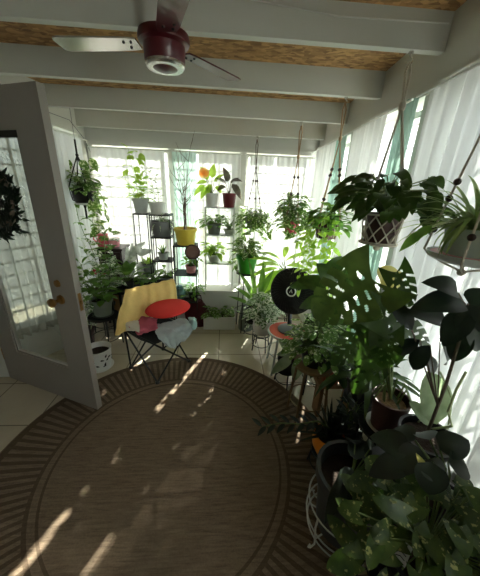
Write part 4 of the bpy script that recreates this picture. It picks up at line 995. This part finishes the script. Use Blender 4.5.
# ================================================================== HANGING PLANTS, RIGHT
def hanger(label, top, c, r, h, m, rad=.004, n=3, kn_=.5, bead=None, bz=(), knot=None, low=True, ph=.5):
    """cords from a loop at the top, through a knot, round the pot to a knot below"""
    t = thing('plant_hanger', label, 'plant hanger', top); kz = V(top).lerp(V((c.x, c.y, c.z+h)), kn_)
    q = MB(); q.tube([V(top), V(top)+(kz-V(top))*.2+V((.012, 0, 0)), kz], rad, 6); q.tube([V(top), V(top)+(kz-V(top))*.2-V((.012, 0, 0)), kz], rad, 6); q.build('loop_cord', m, t)
    q = MB(); q.ball(kz, rad*2.6, sc=(1, 1, 1.8)); q.build('knot', m, t)
    for i in range(n):
        a = ph+2*PI*i/n; e = V((math.cos(a), math.sin(a), 0)); p = c+e*r*1.1+Z*h
        q = MB(); q.tube([kz, p, c+e*r*.95+Z*h*.4, c+e*r*.5-Z*.01, c-Z*.03], rad*.85, 6); q.build('cord', m, t)
        for u in bz:
            b = MB(); b.ball(kz.lerp(p, u), rad*2.6); b.build('bead', bead, t)
    q = MB(); q.ball(c-Z*.032, rad*3); q.build('knot', m, t)
    return t
# thin cord, back
tp = V((at(258, 133, 3.13).x, 3.165, zb(3.16)-.03)); hook(V((tp.x, 3.17, zb(3.17))), 'ceiling hook of the thin-corded hanging plant', .04)
c = V((tp.x, 3.06, at(254, 228, 3.06).z)); hanger('thin brown cord hanger in front of the right back window', tp, c, .095, .11, M['twig'], .0045, 3, .35, M['bead'], (.25, .6))
t = thing('hanging_plant', 'round bushy green plant hanging from thin brown cords', 'plant', c); pot(t, c, .095, .07, .11, M['grey'])
a1, b1 = bushy(c+Z*.1, random.Random(51), 90, .19, .14, .075, .045, 'ovate', .8, (-.7, 1.2)); a2, b2 = trailing(c+Z*.1, random.Random(52), 14, .14, (.1, .32), .065, .045, 'heart', spread=.06); a1.add(a2.v, a2.f); b1.add(b2.v, b2.f); put(t, (a1, b1), 'vari')
# jute hanger
tp = V((at(302, 121, 2.65).x, 2.65, zb(2.65)-.03)); hook(V((tp.x, 2.655, zb(2.65))), 'ceiling hook of the jute hanger', .04)
c = V((tp.x+.005, 2.65, at(294, 233, 2.65).z)); hanger('tan jute hanger with several strands before the back right corner', tp, c, .075, .11, M['tanrope'], .005, 4, .3, M['bead'], (.3, .55))
t = thing('hanging_plant', 'bushy vine in a small pink pot hanging from tan jute', 'plant', c); pot(t, c, .075, .058, .11, M['pink'])
m = MB(); m.lathe(c-Z*.012, [(0, 0), (.07, 0), (.09, .018), (.085, .018), (.065, .008), (0, .008)], 22); m.build('saucer', M['white'], t)
a1, b1 = bushy(c+Z*.14, random.Random(53), 90, .18, .26, .085, .055, 'heart', .8, (-.3, 1.3)); a2, b2 = trailing(c+Z*.14, random.Random(54), 10, .14, (.05, .22), .075, .05, 'heart', spread=.07); a1.add(a2.v, a2.f); b1.add(b2.v, b2.f); put(t, (a1, b1), 'vari')
# beaded hanger with lime vine
tp = V((at(346, 99, 2.12).x, 2.12, zb(2.12)-.03)); hook(V((tp.x, 2.122, zb(2.12))), 'ceiling hook of the beaded hanger', .04)
c = V((tp.x, 2.10, at(330, 238, 2.10).z)); hanger('tan rope hanger with dark beads, between the macrame net and the jute hanger', tp, c, .10, .13, M['tanrope'], .0045, 4, .28, M['bead'], (.35, .42, .72))
t = thing('hanging_plant', 'green plant with lime vines trailing far down from the beaded tan rope hanger', 'plant', c); pot(t, c, .10, .075, .13, M['brownpot'])
a1, b1 = bushy(c+Z*.12, random.Random(55), 60, .17, .17, .08, .055, 'heart', .7, (-.4, 1.2)); a2, b2 = trailing(c+Z*.12, random.Random(56), 18, .13, (.2, .6), .052, .04, 'heart', spread=.06, az=(1.6, 5.0)); put(t, (a1, b1), 'mid'); b2.build('vine_stems', M['palestem'], t); a2.build('trailing_vines', LM['lime'], t)
# macrame net with brown pot
tp = V((.895, 1.575, zb(1.58)-.045)); hook(V((.895, 1.58, zb(1.58))), 'big metal ceiling hook of the white macrame hanger', .055)
c = V((.868, 1.46, at(384, 242, 1.46).z)); r_, h_ = .092, .15
t = hanger('white macrame rope hanger with a netted pouch', tp, c, r_*1.22, h_, M['rope'], .0065, 4, .27, ph=.3)
m = MB(); n = 9
for i in range(n):
    for sg in (-1, 1):
        pts = []
        for k_ in range(9):
            u = k_/8; a = 2*PI*(i+sg*u*1.6)/n; rr = (r_*.82+(r_-r_*.82)*u)*1.07+.004; pts.append(c+V((math.cos(a)*rr, math.sin(a)*rr, h_*u)))
        m.tube(pts, .004, 5, cap=False)
m.ring(c+Z*h_, r_*1.14, .006); m.ring(c, r_*.95, .006); m.build('net', M['rope'], t)
m = MB(); m.lathe(c-Z*.004, [(0, -.006), (r_*1.1, -.006), (r_*1.12, 0), (0, 0)], 24); m.build('tray', M['rope'], t)
t = thing('hanging_plant', 'dark glossy plant in the brown pot inside the macrame net', 'plant', c); pot(t, c, r_, r_*.82, h_, M['brownpot'], rim=False)
A, B = MB(), MB(); r = random.Random(57)
for i in range(115):
    a = r.uniform(0, 2*PI); ro = r.uniform(.06, .30); zz = r.uniform(-.03, .15)*(1.2-ro*1.5)
    x_ = math.cos(a)*ro*.55; p = c+Z*(h_+.05)+V((min(x_*1.3-.03, .08), math.sin(a)*ro*1.4, zz))
    d = V((math.cos(a)*.6-.25, math.sin(a), r.uniform(-.7, .2))); leaf(A, p, d, r.uniform(.07, .115), r.uniform(.038, .06), r.choice(('ovate', 'heart')), .8, .18, up=Z*.7+V((-.5, -.5, 0)), nt=7)
    B.tube([c+Z*h_*.9, (c+Z*h_+p)/2+Z*.06, p], .003, 4, cap=False)
put(t, (A, B), 'dark')
# spider plant
c = V((.83, .85, at(461, 262, .85).z)); tp = V((.87, .86, zb(.9)+.14))
hook(V((.87, .86, zb(.86)+.15)), 'ceiling hook above the spider plant, out of the picture top', .05)
hanger('grey rope hanger with dark beads holding the spider plant tray', tp-Z*.03, c-Z*.005, .115, .03, M['rope'], .0045, 4, .12, M['bead'], (.74, .80, .92), ph=.75)
t = thing('tray', 'shallow round grey tray with a pink patch hanging by the near window', 'tray', c)
m = MB(); m.lathe(c, [(0, 0), (.085, 0), (.112, .016), (.118, .03), (.112, .03), (.1, .014), (0, .008)], 32); m.build('dish', M['palegrey'], t)
m = MB(); m.lathe(c+Z*.0085, [(.09, .003), (.1, .006), (.108, .018)], 32); m.build('lining', M['rose'], t)
c2 = c+Z*.009
t = thing('hanging_plant', 'spider plant with long striped leaves in a grey-green pot on the hanging tray', 'plant', c2); pot(t, c2, .085, .066, .105, M['greygreen'], rim=False)
lv = straps(c2+Z*.1, random.Random(61), 90, .24, .018, (.35, 1.45), (.6, 2.4), r0=.03)
lv.build('foliage', LM['spider'], t)
B = MB(); L2 = MB(); p0_ = c2+Z*.1; 
for (px, py, tx, ty) in ((424, 230, 402, 247), (432, 226, 415, 236)):
    p, e = at(px, py, .82), at(tx, ty, .80); B.tube([p0_, (p0_+p)/2+Z*.03, p], .002, 4); leaf(L2, p, e-p, (e-p).length*1.1, .03, 'lance', .4, .2, up=V((0, -.6, 1)))
B.build('runners', M['palestem'], t); L2.build('plantlets', LM['mid'], t)
# ================================================================== FLOOR AND STAND PLANTS, RIGHT
def leaves_px(A, B, src, items, shape='ovate', **k):
    """leaves given by base and tip points with their own depths"""
    for it in items:
        (bx, by, bY), (tx, ty, tY), w = it[:3]
        p, e = at(bx, by, bY), at(tx, ty, tY); d = e-p
        up = (CAM-p).normalized()*.7+Z*.6 if len(it) < 4 else V(it[3])
        leaf(A, p, d, d.length*1.06, w, shape, k.get('droop', .5), k.get('fold', .16), up=up, nt=k.get('nt', 8), ns=k.get('ns', 2), mask=k.get('mask'), wave=k.get('wave', 0), ph=bx)
        if src is not None: B.tube([src, src.lerp(p, .55)+Z*.05, p], [.005, .004, .0025], 5, cap=False)
# lime bush on a bamboo stand
q = V((.63, 1.50, .50)); S1 = thing('plant_stand', 'bamboo-legged plant stand beside the rug under the small-leaved bush', 'plant stand', (q.x, q.y, 0))
m = MB(); m.lathe(q-Z*.02, [(0, 0), (.13, 0), (.13, .02), (0, .02)], 28); m.build('top', M['bamboo'], S1)
for k_ in range(4):
    a = .8+k_*PI/2; e = V((math.cos(a), math.sin(a), 0)); m = MB(); m.tube([q+e*.11-Z*.02, V((q.x, q.y, .012))+e*.15], .009, 7); m.build('leg', M['bamboo'], S1)
m = MB(); m.ring(V((q.x, q.y, .2)), .135, .005); m.build('brace_ring', M['bamboo'], S1)
t = thing('potted_plant', 'small-leaved lime-tipped bush on the bamboo-legged stand', 'plant', q); pot(t, q, .10, .075, .13, M['blackp'])
put(t, bushy(q+Z*.12, random.Random(71), 130, .2, .22, .065, .032, 'oval', .7, (-.25, 1.35)), 'vari')
# large dark plant beside the fan
q = V((.80, 1.80, .42)); wire_stand('black stand beside the red stool under the broad dark-leaved plant', q, .12, legs=4)
t = thing('potted_plant', 'broad dark-leaved plant reaching in front of the black fan', 'plant', q); pot(t, q, .12, .09, .17, M['blackp'])
A, B = MB(), MB()
leaves_px(A, B, q+Z*.15, (((330, 300, 1.7), (297, 302, 1.75), .13), ((326, 288, 1.75), (300, 274, 1.8), .14), ((336, 284, 1.7), (322, 262, 1.72), .15), ((330, 312, 1.65), (296, 326, 1.7), .13), ((338, 305, 1.6), (318, 330, 1.6), .14), ((345, 290, 1.7), (352, 262, 1.75), .13), ((322, 318, 1.7), (304, 345, 1.65), .11), ((340, 318, 1.6), (345, 345, 1.55), .14), ((316, 284, 1.8), (288, 282, 1.85), .10), ((330, 275, 1.75), (342, 252, 1.8), .12)), 'ovate', droop=.7)
put(t, (A, B), 'dark')
# plank shelf with terracotta pot
q = V((.84, 1.66, 0)); t = thing('plank_bench', 'low bare wooden bench by the right wall behind the bamboo-legged stand', 'bench', q)
m = MB(); m.box((.70, 1.50, .27), (.98, 1.62, .295)); m.build('plank', M['wood'], t, False)
for xx in (.72, .94):
    m = MB(); m.box((xx, 1.51, 0), (xx+.025, 1.61, .27)); m.build('leg', M['wood'], t, False)
q = V((.80, 1.56, .295)); t = thing('potted_plant', 'terracotta pot with a drooping broad-leaved plant on the low wooden bench', 'plant', q); pot(t, q, .075, .055, .13, M['terra'])
put(t, bushy(q+Z*.12, random.Random(73), 22, .16, .2, .13, .065, 'ovate', .9, (.0, 1.3)), 'dark')
# drooping grey-green plant in front of the red stool legs
q = V((.56, 1.88, 0)); wire_stand('low black stand in front of the red stool legs', q+Z*.16, .085, legs=3)
q = q+Z*.16; t = thing('potted_plant', 'low plant with wide grey-green leaves in front of the red stool legs', 'plant', q); pot(t, q, .08, .06, .11, M['blackp'])
A, B = MB(), MB(); leaves_px(A, B, q+Z*.1, (((292, 358, 1.8), (268, 372, 1.78), .09), ((296, 352, 1.82), (276, 352, 1.85), .08), ((300, 360, 1.75), (292, 384, 1.7), .09), ((304, 352, 1.8), (318, 362, 1.75), .09), ((298, 348, 1.82), (296, 330, 1.85), .07), ((290, 352, 1.85), (280, 338, 1.9), .07)), 'ovate', droop=.6); put(t, (A, B), 'sage')
# monstera in the brown pot
pb = V((.84, 1.0, .47)); wire_stand('tall black stand under the brown pot of the split-leaf plant', pb, .115, legs=4, ph=.8)
t = thing('split_leaf_plant', 'large split-leaf plant with one yellow leaf in a brown pot of wood chips', 'plant', pb)
pot(t, pb+Z*.012, .082, .06, .18, M['brownpot'], soil='bark'); saucer(t, pb, .085, M['white'], .02)
src = pb+Z*.18
ML = [((373, 280, 1.05), (318, 312, 1.02), .34, 'big round split leaf facing the room'), ((384, 322, 1.08), (352, 358, 1.06), .17, None), ((384, 318, .95), (446, 352, .92), .17, None), ((372, 330, 1.0), (330, 362, 1.0), .16, None), ((386, 335, .92), (384, 372, .9), .14, None), ((396, 272, 1.08), (412, 305, 1.0), .13, None), ((388, 345, 1.05), (352, 392, 1.0), .18, None)]
for i, (a, b, w, lb) in enumerate(ML):
    A = MB(); p, e = at(*a), at(*b); d = e-p
    up = (CAM-p).normalized()*.9+Z*.35
    leaf(A, p, d, d.length*1.1, w, 'monstera', .5 if i else .25, .10, up=up, nt=60, ns=14, mask=monstera_mask(6.5 if i < 4 else 5.0), wave=.02, ph=i)
    o_ = A.build('leaf', LM['dark' if i else 'split'], t)
    if lb: o_['label'] = lb
    B = MB(); B.tube([src, src.lerp(p, .6)+V((0, .02, .05)), p], [.007, .006, .004], 6); B.build('leaf_stalk', M['stem'], t)
A = MB(); p, e = at(380, 284, 1.1), at(403, 270, 1.12); leaf(A, p, e-p, (e-p).length*1.1, .13, 'ovate', .5, .15, up=(CAM-p), nt=10, wave=.05); A.build('leaf', LM['yellow'], t)['label'] = 'yellowing leaf'
B = MB(); B.tube([src, src.lerp(p, .6), p], [.006, .005, .003], 6); B.build('leaf_stalk', M['palestem'], t)
B = MB(); r = random.Random(9)
for k_ in range(7): a = r.uniform(0, 6.28); B.tube([pb+Z*.16+V((math.cos(a)*.03, math.sin(a)*.03, 0)), pb+V((math.cos(a)*.05, math.sin(a)*.05, .27)), pb+V((math.cos(a)*.09, math.sin(a)*.09, .19))], .005, 5)
B.build('aerial_roots', M['stem'], t)
# dark strap-leaved plant behind the brown pot
q = V((.86, 1.26, .42)); wire_stand('black stand behind the brown pot by the right wall', q, .10, legs=3)
t = thing('potted_plant', 'arching dark strap-leaved plant behind the brown pot', 'plant', q); pot(t, q, .10, .08, .15, M['blackp'])
lv = straps(q+Z*.14, random.Random(75), 34, .42, .045, (.7, 1.45), (.8, 2.2), nt=9); 
lv.v = [(min(x, .96), y, z) for x, y, z in lv.v]; lv.build('foliage', LM['dark'], t)
# rubber plant at the right
q = V((.88, .80, .50)); wire_stand('black stand by the near window under the glossy black-leaved plant', q, .10, legs=3)
t = thing('potted_plant', 'tall plant with big glossy blackish leaves by the near right window', 'plant', q); pot(t, q, .10, .08, .15, M['blackp'])
A, B = MB(), MB(); nd = at(470, 306, .82)
B.tube([q+Z*.13, q+Z*.4+V((.01, .01, 0)), nd], [.007, .006, .005], 7)
leaves_px(A, B, None, (((458, 293, .82), (437, 276, .80), .085), ((464, 303, .80), (422, 298, .78), .10), ((468, 304, .80), (477, 346, .76), .105), ((470, 306, .82), (495, 290, .8), .10), ((446, 322, .85), (414, 306, .86), .08), ((455, 308, .85), (466, 343, .8), .05), ((468, 312, .8), (440, 345, .78), .09), ((474, 318, .8), (490, 360, .75), .09), ((466, 330, .82), (450, 366, .8), .08)), 'ovate', droop=.7, fold=.3)
for a in ((458, 293, .82), (464, 303, .80), (468, 304, .80), (446, 322, .85), (455, 308, .85), (468, 312, .8), (474, 318, .8), (466, 330, .82)): B.tube([nd-Z*.02, at(*a)], .004, 5)
leaves_px(A, B, None, (((430, 345, .85), (405, 372, .85), .07), ((440, 338, .86), (470, 372, .82), .07), ((425, 352, .88), (452, 392, .84), .06), ((412, 330, .9), (398, 300, .92), .07), ((420, 340, .88), (392, 352, .9), .06)), 'lance', droop=.9, fold=.3)
for a in ((430, 345, .85), (440, 338, .86), (425, 352, .88), (412, 330, .9), (420, 340, .88)): B.tube([q+Z*.3, at(*a)], .003, 4)
put(t, (A, B), 'black', 'twig')
# pale leaves and curling stems
q = V((.90, .93, .40)); wire_stand('black stand low by the right wall under the pale-leaved plant', q, .085, legs=3)
t = thing('potted_plant', 'plant with one big pale leaf and curling pale stems low by the near window', 'plant', q); pot(t, q, .08, .065, .12, M['grey'])
A, B = MB(), MB(); leaves_px(A, B, q+Z*.1, (((437, 424, .84), (436, 378, .86), .15, (0, -1, .4)), ((430, 424, .84), (416, 404, .84), .07)), 'oval', droop=.3)
B.tube([q+Z*.1, at(448, 428, .82), at(452, 400, .82), at(446, 384, .84), at(440, 372, .84)], .004, 6); B.tube([q+Z*.1, at(456, 436, .8), at(470, 420, .8), at(476, 396, .8)], .004, 6); B.tube([q+Z*.1, at(452, 426, .8), at(448, 412, .8), at(456, 390, .82), at(466, 372, .82)], .005, 6)
put(t, (A, B), 'sage', 'palestem')
# orange pot with spiky plant
q = V((.635, 1.12, .15)); wire_stand('low black stand at the rug edge under the orange pot', q, .085, legs=3, z0=.0095)
t = thing('potted_plant', 'dark spiky plant in a round orange pot at the rug edge', 'plant', q); pot(t, q, .085, .065, .13, M['orange'], style='round')
lv = straps(q+Z*.12, random.Random(77), 60, .20, .02, (.2, 1.5), (.1, .7), nt=5); lv.build('foliage', LM['black'], t)
# leaning sprig over the rug
q = V((.74, 1.16, 0)); t = thing('potted_plant', 'plant with one long dark sprig leaning out over the rug', 'plant', q); pot(t, q, .09, .07, .2, M['blackp'])
A, B = MB(), MB(); st_ = [q+Z*.18, at(335, 432, 1.1), at(318, 421, 1.1), at(300, 424, 1.1), at(280, 423, 1.1), at(262, 427, 1.1)]; B.tube(st_, [.006, .006, .005, .004, .003, .002], 6)
for i in range(14):
    u = .35+.65*i/13; x = u*5; j = min(4, int(x)); p = st_[j].lerp(st_[j+1], x-j); s_ = 1 if i % 2 else -1
    leaf(A, p, V((-.7, s_*.6, .25*s_+.15)), .075, .028, 'lance', .3, .2, nt=5)
for k_ in range(3):
    l, s2 = stalk(q+Z*.18, random.Random(170+k_), .34, 14, .08, .03, 'lance', .5, (.03*(k_-1), -.03), bend=.02); A.add(l.v, l.f); B.add(s2.v, s2.f)
put(t, (A, B), 'black', 'stem')
# big grey pot on the white wire stand
q = V((.60, .80, .07)); S2 = thing('plant_stand', 'white wire basket stand with curled ends around the big grey pot', 'plant stand', (q.x, q.y, .009))
for k_ in range(4):
    a = .4+k_*PI/2; e = V((math.cos(a), math.sin(a), 0)); o_ = V((q.x, q.y, 0)); m = MB()
    m.tube([o_+e*.165+Z*.22, o_+e*.17+Z*.16, o_+e*.155+Z*.06, o_+e*.15+Z*.02, o_+e*.175+Z*.0135, o_+e*.19+Z*.03, o_+e*.18+Z*.042], .0045, 6); m.build('leg', M['palegrey'], S2)
for zz, rr in ((.22, .166), (.12, .166), (.06, .155)):
    m = MB(); m.ring(V((q.x, q.y, zz)), rr, .004, n=36); m.build('ring', M['palegrey'], S2)
m = MB()
for k_ in range(3):
    a = .4+k_*PI/3; e = V((math.cos(a), math.sin(a), 0)); m.tube([V((q.x, q.y, .063))-e*.155, V((q.x, q.y, .063))+e*.155], .004, 5)
m.build('base_wires', M['palegrey'], S2)
t = thing('potted_plant', 'big dark grey plastic pot with large dark leaves in the white wire stand', 'plant', q); pot(t, q, .148, .115, .36, M['charcoal'])
A, B = MB(), MB(); r = random.Random(79)
for i in range(20):
    a = r.uniform(-2.6, 1.2); e = r.uniform(.5, 1.3); R_ = r.uniform(.06, .17); p = q+Z*.34+V((math.cos(a)*math.cos(e)*R_, math.sin(a)*math.cos(e)*R_, math.sin(e)*R_*.8))
    B.tube([q+Z*.33, p], .003, 4); leaf(A, p, V((math.cos(a), math.sin(a), r.uniform(-.5, .4))), r.uniform(.13, .2), r.uniform(.055, .08), 'ovate', .9, .2, nt=7)
put(t, (A, B), 'black')
# dark arching plant behind the pothos
q = V((.86, .62, .34)); wire_stand('black stand in the near right corner behind the spotted vine', q, .11, legs=4)
t = thing('potted_plant', 'dark arching leaves between the brown pot and the spotted vine', 'plant', q); pot(t, q, .11, .085, .16, M['blackp'])
A, B = MB(), MB(); leaves_px(A, B, q+Z*.14, (((410, 450, .62), (372, 432, .68), .09), ((420, 448, .62), (398, 470, .56), .08), ((430, 440, .64), (418, 424, .72), .08), ((440, 450, .6), (470, 436, .6), .09), ((425, 460, .58), (445, 482, .52), .08), ((405, 462, .6), (372, 470, .58), .08), ((448, 462, .56), (478, 470, .54), .08), ((415, 440, .66), (390, 424, .74), .08), ((432, 462, .56), (430, 500, .5), .09)), 'ovate', droop=.7, fold=.2); put(t, (A, B), 'black', 'stem')
A = MB(); p, e = at(424, 470, .57), at(418, 450, .57); leaf(A, p, e-p, .07, .026, 'ovate', .4, .3, up=V((0, -1, .5))); A.build('leaf', LM['yellow'], t)['label'] = 'small yellow leaf'
# pothos in the near right corner
q = V((.70, .50, .30)); wire_stand('black stand in the near right corner under the big spotted vine', q, .15, legs=4)
t = thing('potted_plant', 'big spotted heart-leaved vine filling the near right corner', 'plant', q); pot(t, q, .14, .11, .2, M['blackp'])
A, B = MB(), MB(); r = random.Random(81)
for i in range(150):
    a = r.uniform(0, 2*PI); e = r.uniform(-.6, 1.35); R_ = r.uniform(.14, .27); p = q+Z*.22+V((math.cos(a)*math.cos(e)*R_*1.05, math.sin(a)*math.cos(e)*R_*.85, math.sin(e)*R_*.75))
    p.x = min(p.x, .93)
    B.tube([q+Z*.18, q+Z*.22+(p-q-Z*.22)*.6, p], .0025, 4, cap=False); leaf(A, p, V((math.cos(a+r.uniform(-.8, .8)), math.sin(a+r.uniform(-.8, .8)), r.uniform(-.6, .5))), r.uniform(.06, .105), r.uniform(.05, .075), 'heart', .5, .14, up=Z+V((-.4, -.5, 0)), nt=7)
put(t, (A, B), 'pothos')
m = MB(); p = at(402, 552, .47); d = (CAM-p).normalized(); m2_ = d.to_track_quat('Z', 'Y').to_matrix(); m.add([p+m2_ @ V(v) for v in ((-.02, -.03, .0), (.02, -.03, 0), (.02, .03, .0), (-.02, .03, .0), (-.02, -.03, .002), (.02, -.03, .002), (.02, .03, .002), (-.02, .03, .002))], [(0, 3, 2, 1), (4, 5, 6, 7), (0, 1, 5, 4), (1, 2, 6, 5), (2, 3, 7, 6), (3, 0, 4, 7)])
o_ = m.build('plant_tag', M['palegrey'], t, False)
m = MB()
for yy in (-.018, -.006, .006): m.tube([p+m2_ @ V((-.012, yy, .0025)), p+m2_ @ V((.0, yy+.006, .0025)), p+m2_ @ V((.013, yy+.003, .0025))], .0016, 4)
m.build('tag_marks', M['black'], o_)
# ================================================================== LIGHT
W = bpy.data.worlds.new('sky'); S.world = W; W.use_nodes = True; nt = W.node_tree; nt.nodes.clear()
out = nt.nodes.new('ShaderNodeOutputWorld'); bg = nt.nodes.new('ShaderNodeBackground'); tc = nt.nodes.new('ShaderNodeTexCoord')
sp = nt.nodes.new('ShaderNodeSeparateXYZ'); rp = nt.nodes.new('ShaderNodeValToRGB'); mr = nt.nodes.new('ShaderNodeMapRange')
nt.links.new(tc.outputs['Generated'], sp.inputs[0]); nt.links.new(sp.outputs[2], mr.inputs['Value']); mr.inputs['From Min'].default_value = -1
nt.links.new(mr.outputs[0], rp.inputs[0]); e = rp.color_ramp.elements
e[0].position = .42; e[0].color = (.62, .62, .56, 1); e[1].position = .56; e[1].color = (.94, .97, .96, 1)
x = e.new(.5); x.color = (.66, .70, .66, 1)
nt.links.new(rp.outputs[0], bg.inputs[0]); my = nt.nodes.new('ShaderNodeMapRange'); nt.links.new(sp.outputs[1], my.inputs['Value']); my.inputs['From Min'].default_value = -.95; my.inputs['From Max'].default_value = .05; my.inputs['To Min'].default_value = 22; my.inputs['To Max'].default_value = 2.0  # sky made far stronger behind the camera, added fill through the unseen window
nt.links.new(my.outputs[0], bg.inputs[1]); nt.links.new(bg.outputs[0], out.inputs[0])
sl = bpy.data.lights.new('sun', 'SUN'); sl.energy = 24; sl.angle = R(.6); sl.color = (1, .95, .85)
so = bpy.data.objects.new('sun', sl); COL.objects.link(so)
az = V((-.40, -.92, 0)).normalized(); sd = az*math.cos(R(30))-Z*math.sin(R(30)); so.rotation_euler = sd.to_track_quat('-Z', 'Y').to_euler()
so.location = (2, 6, 5)
S.view_settings.view_transform = 'Standard'; S.view_settings.look = 'None'; S.view_settings.gamma = 1; S.view_settings.use_curve_mapping = False
S.view_settings.exposure = 0.92
S.cycles.use_denoising = True
S.cycles.max_bounces = 10; S.cycles.transparent_max_bounces = 24; S.cycles.sample_clamp_indirect = 6
for o in bpy.data.objects:
    if '_o' in o: del o['_o']
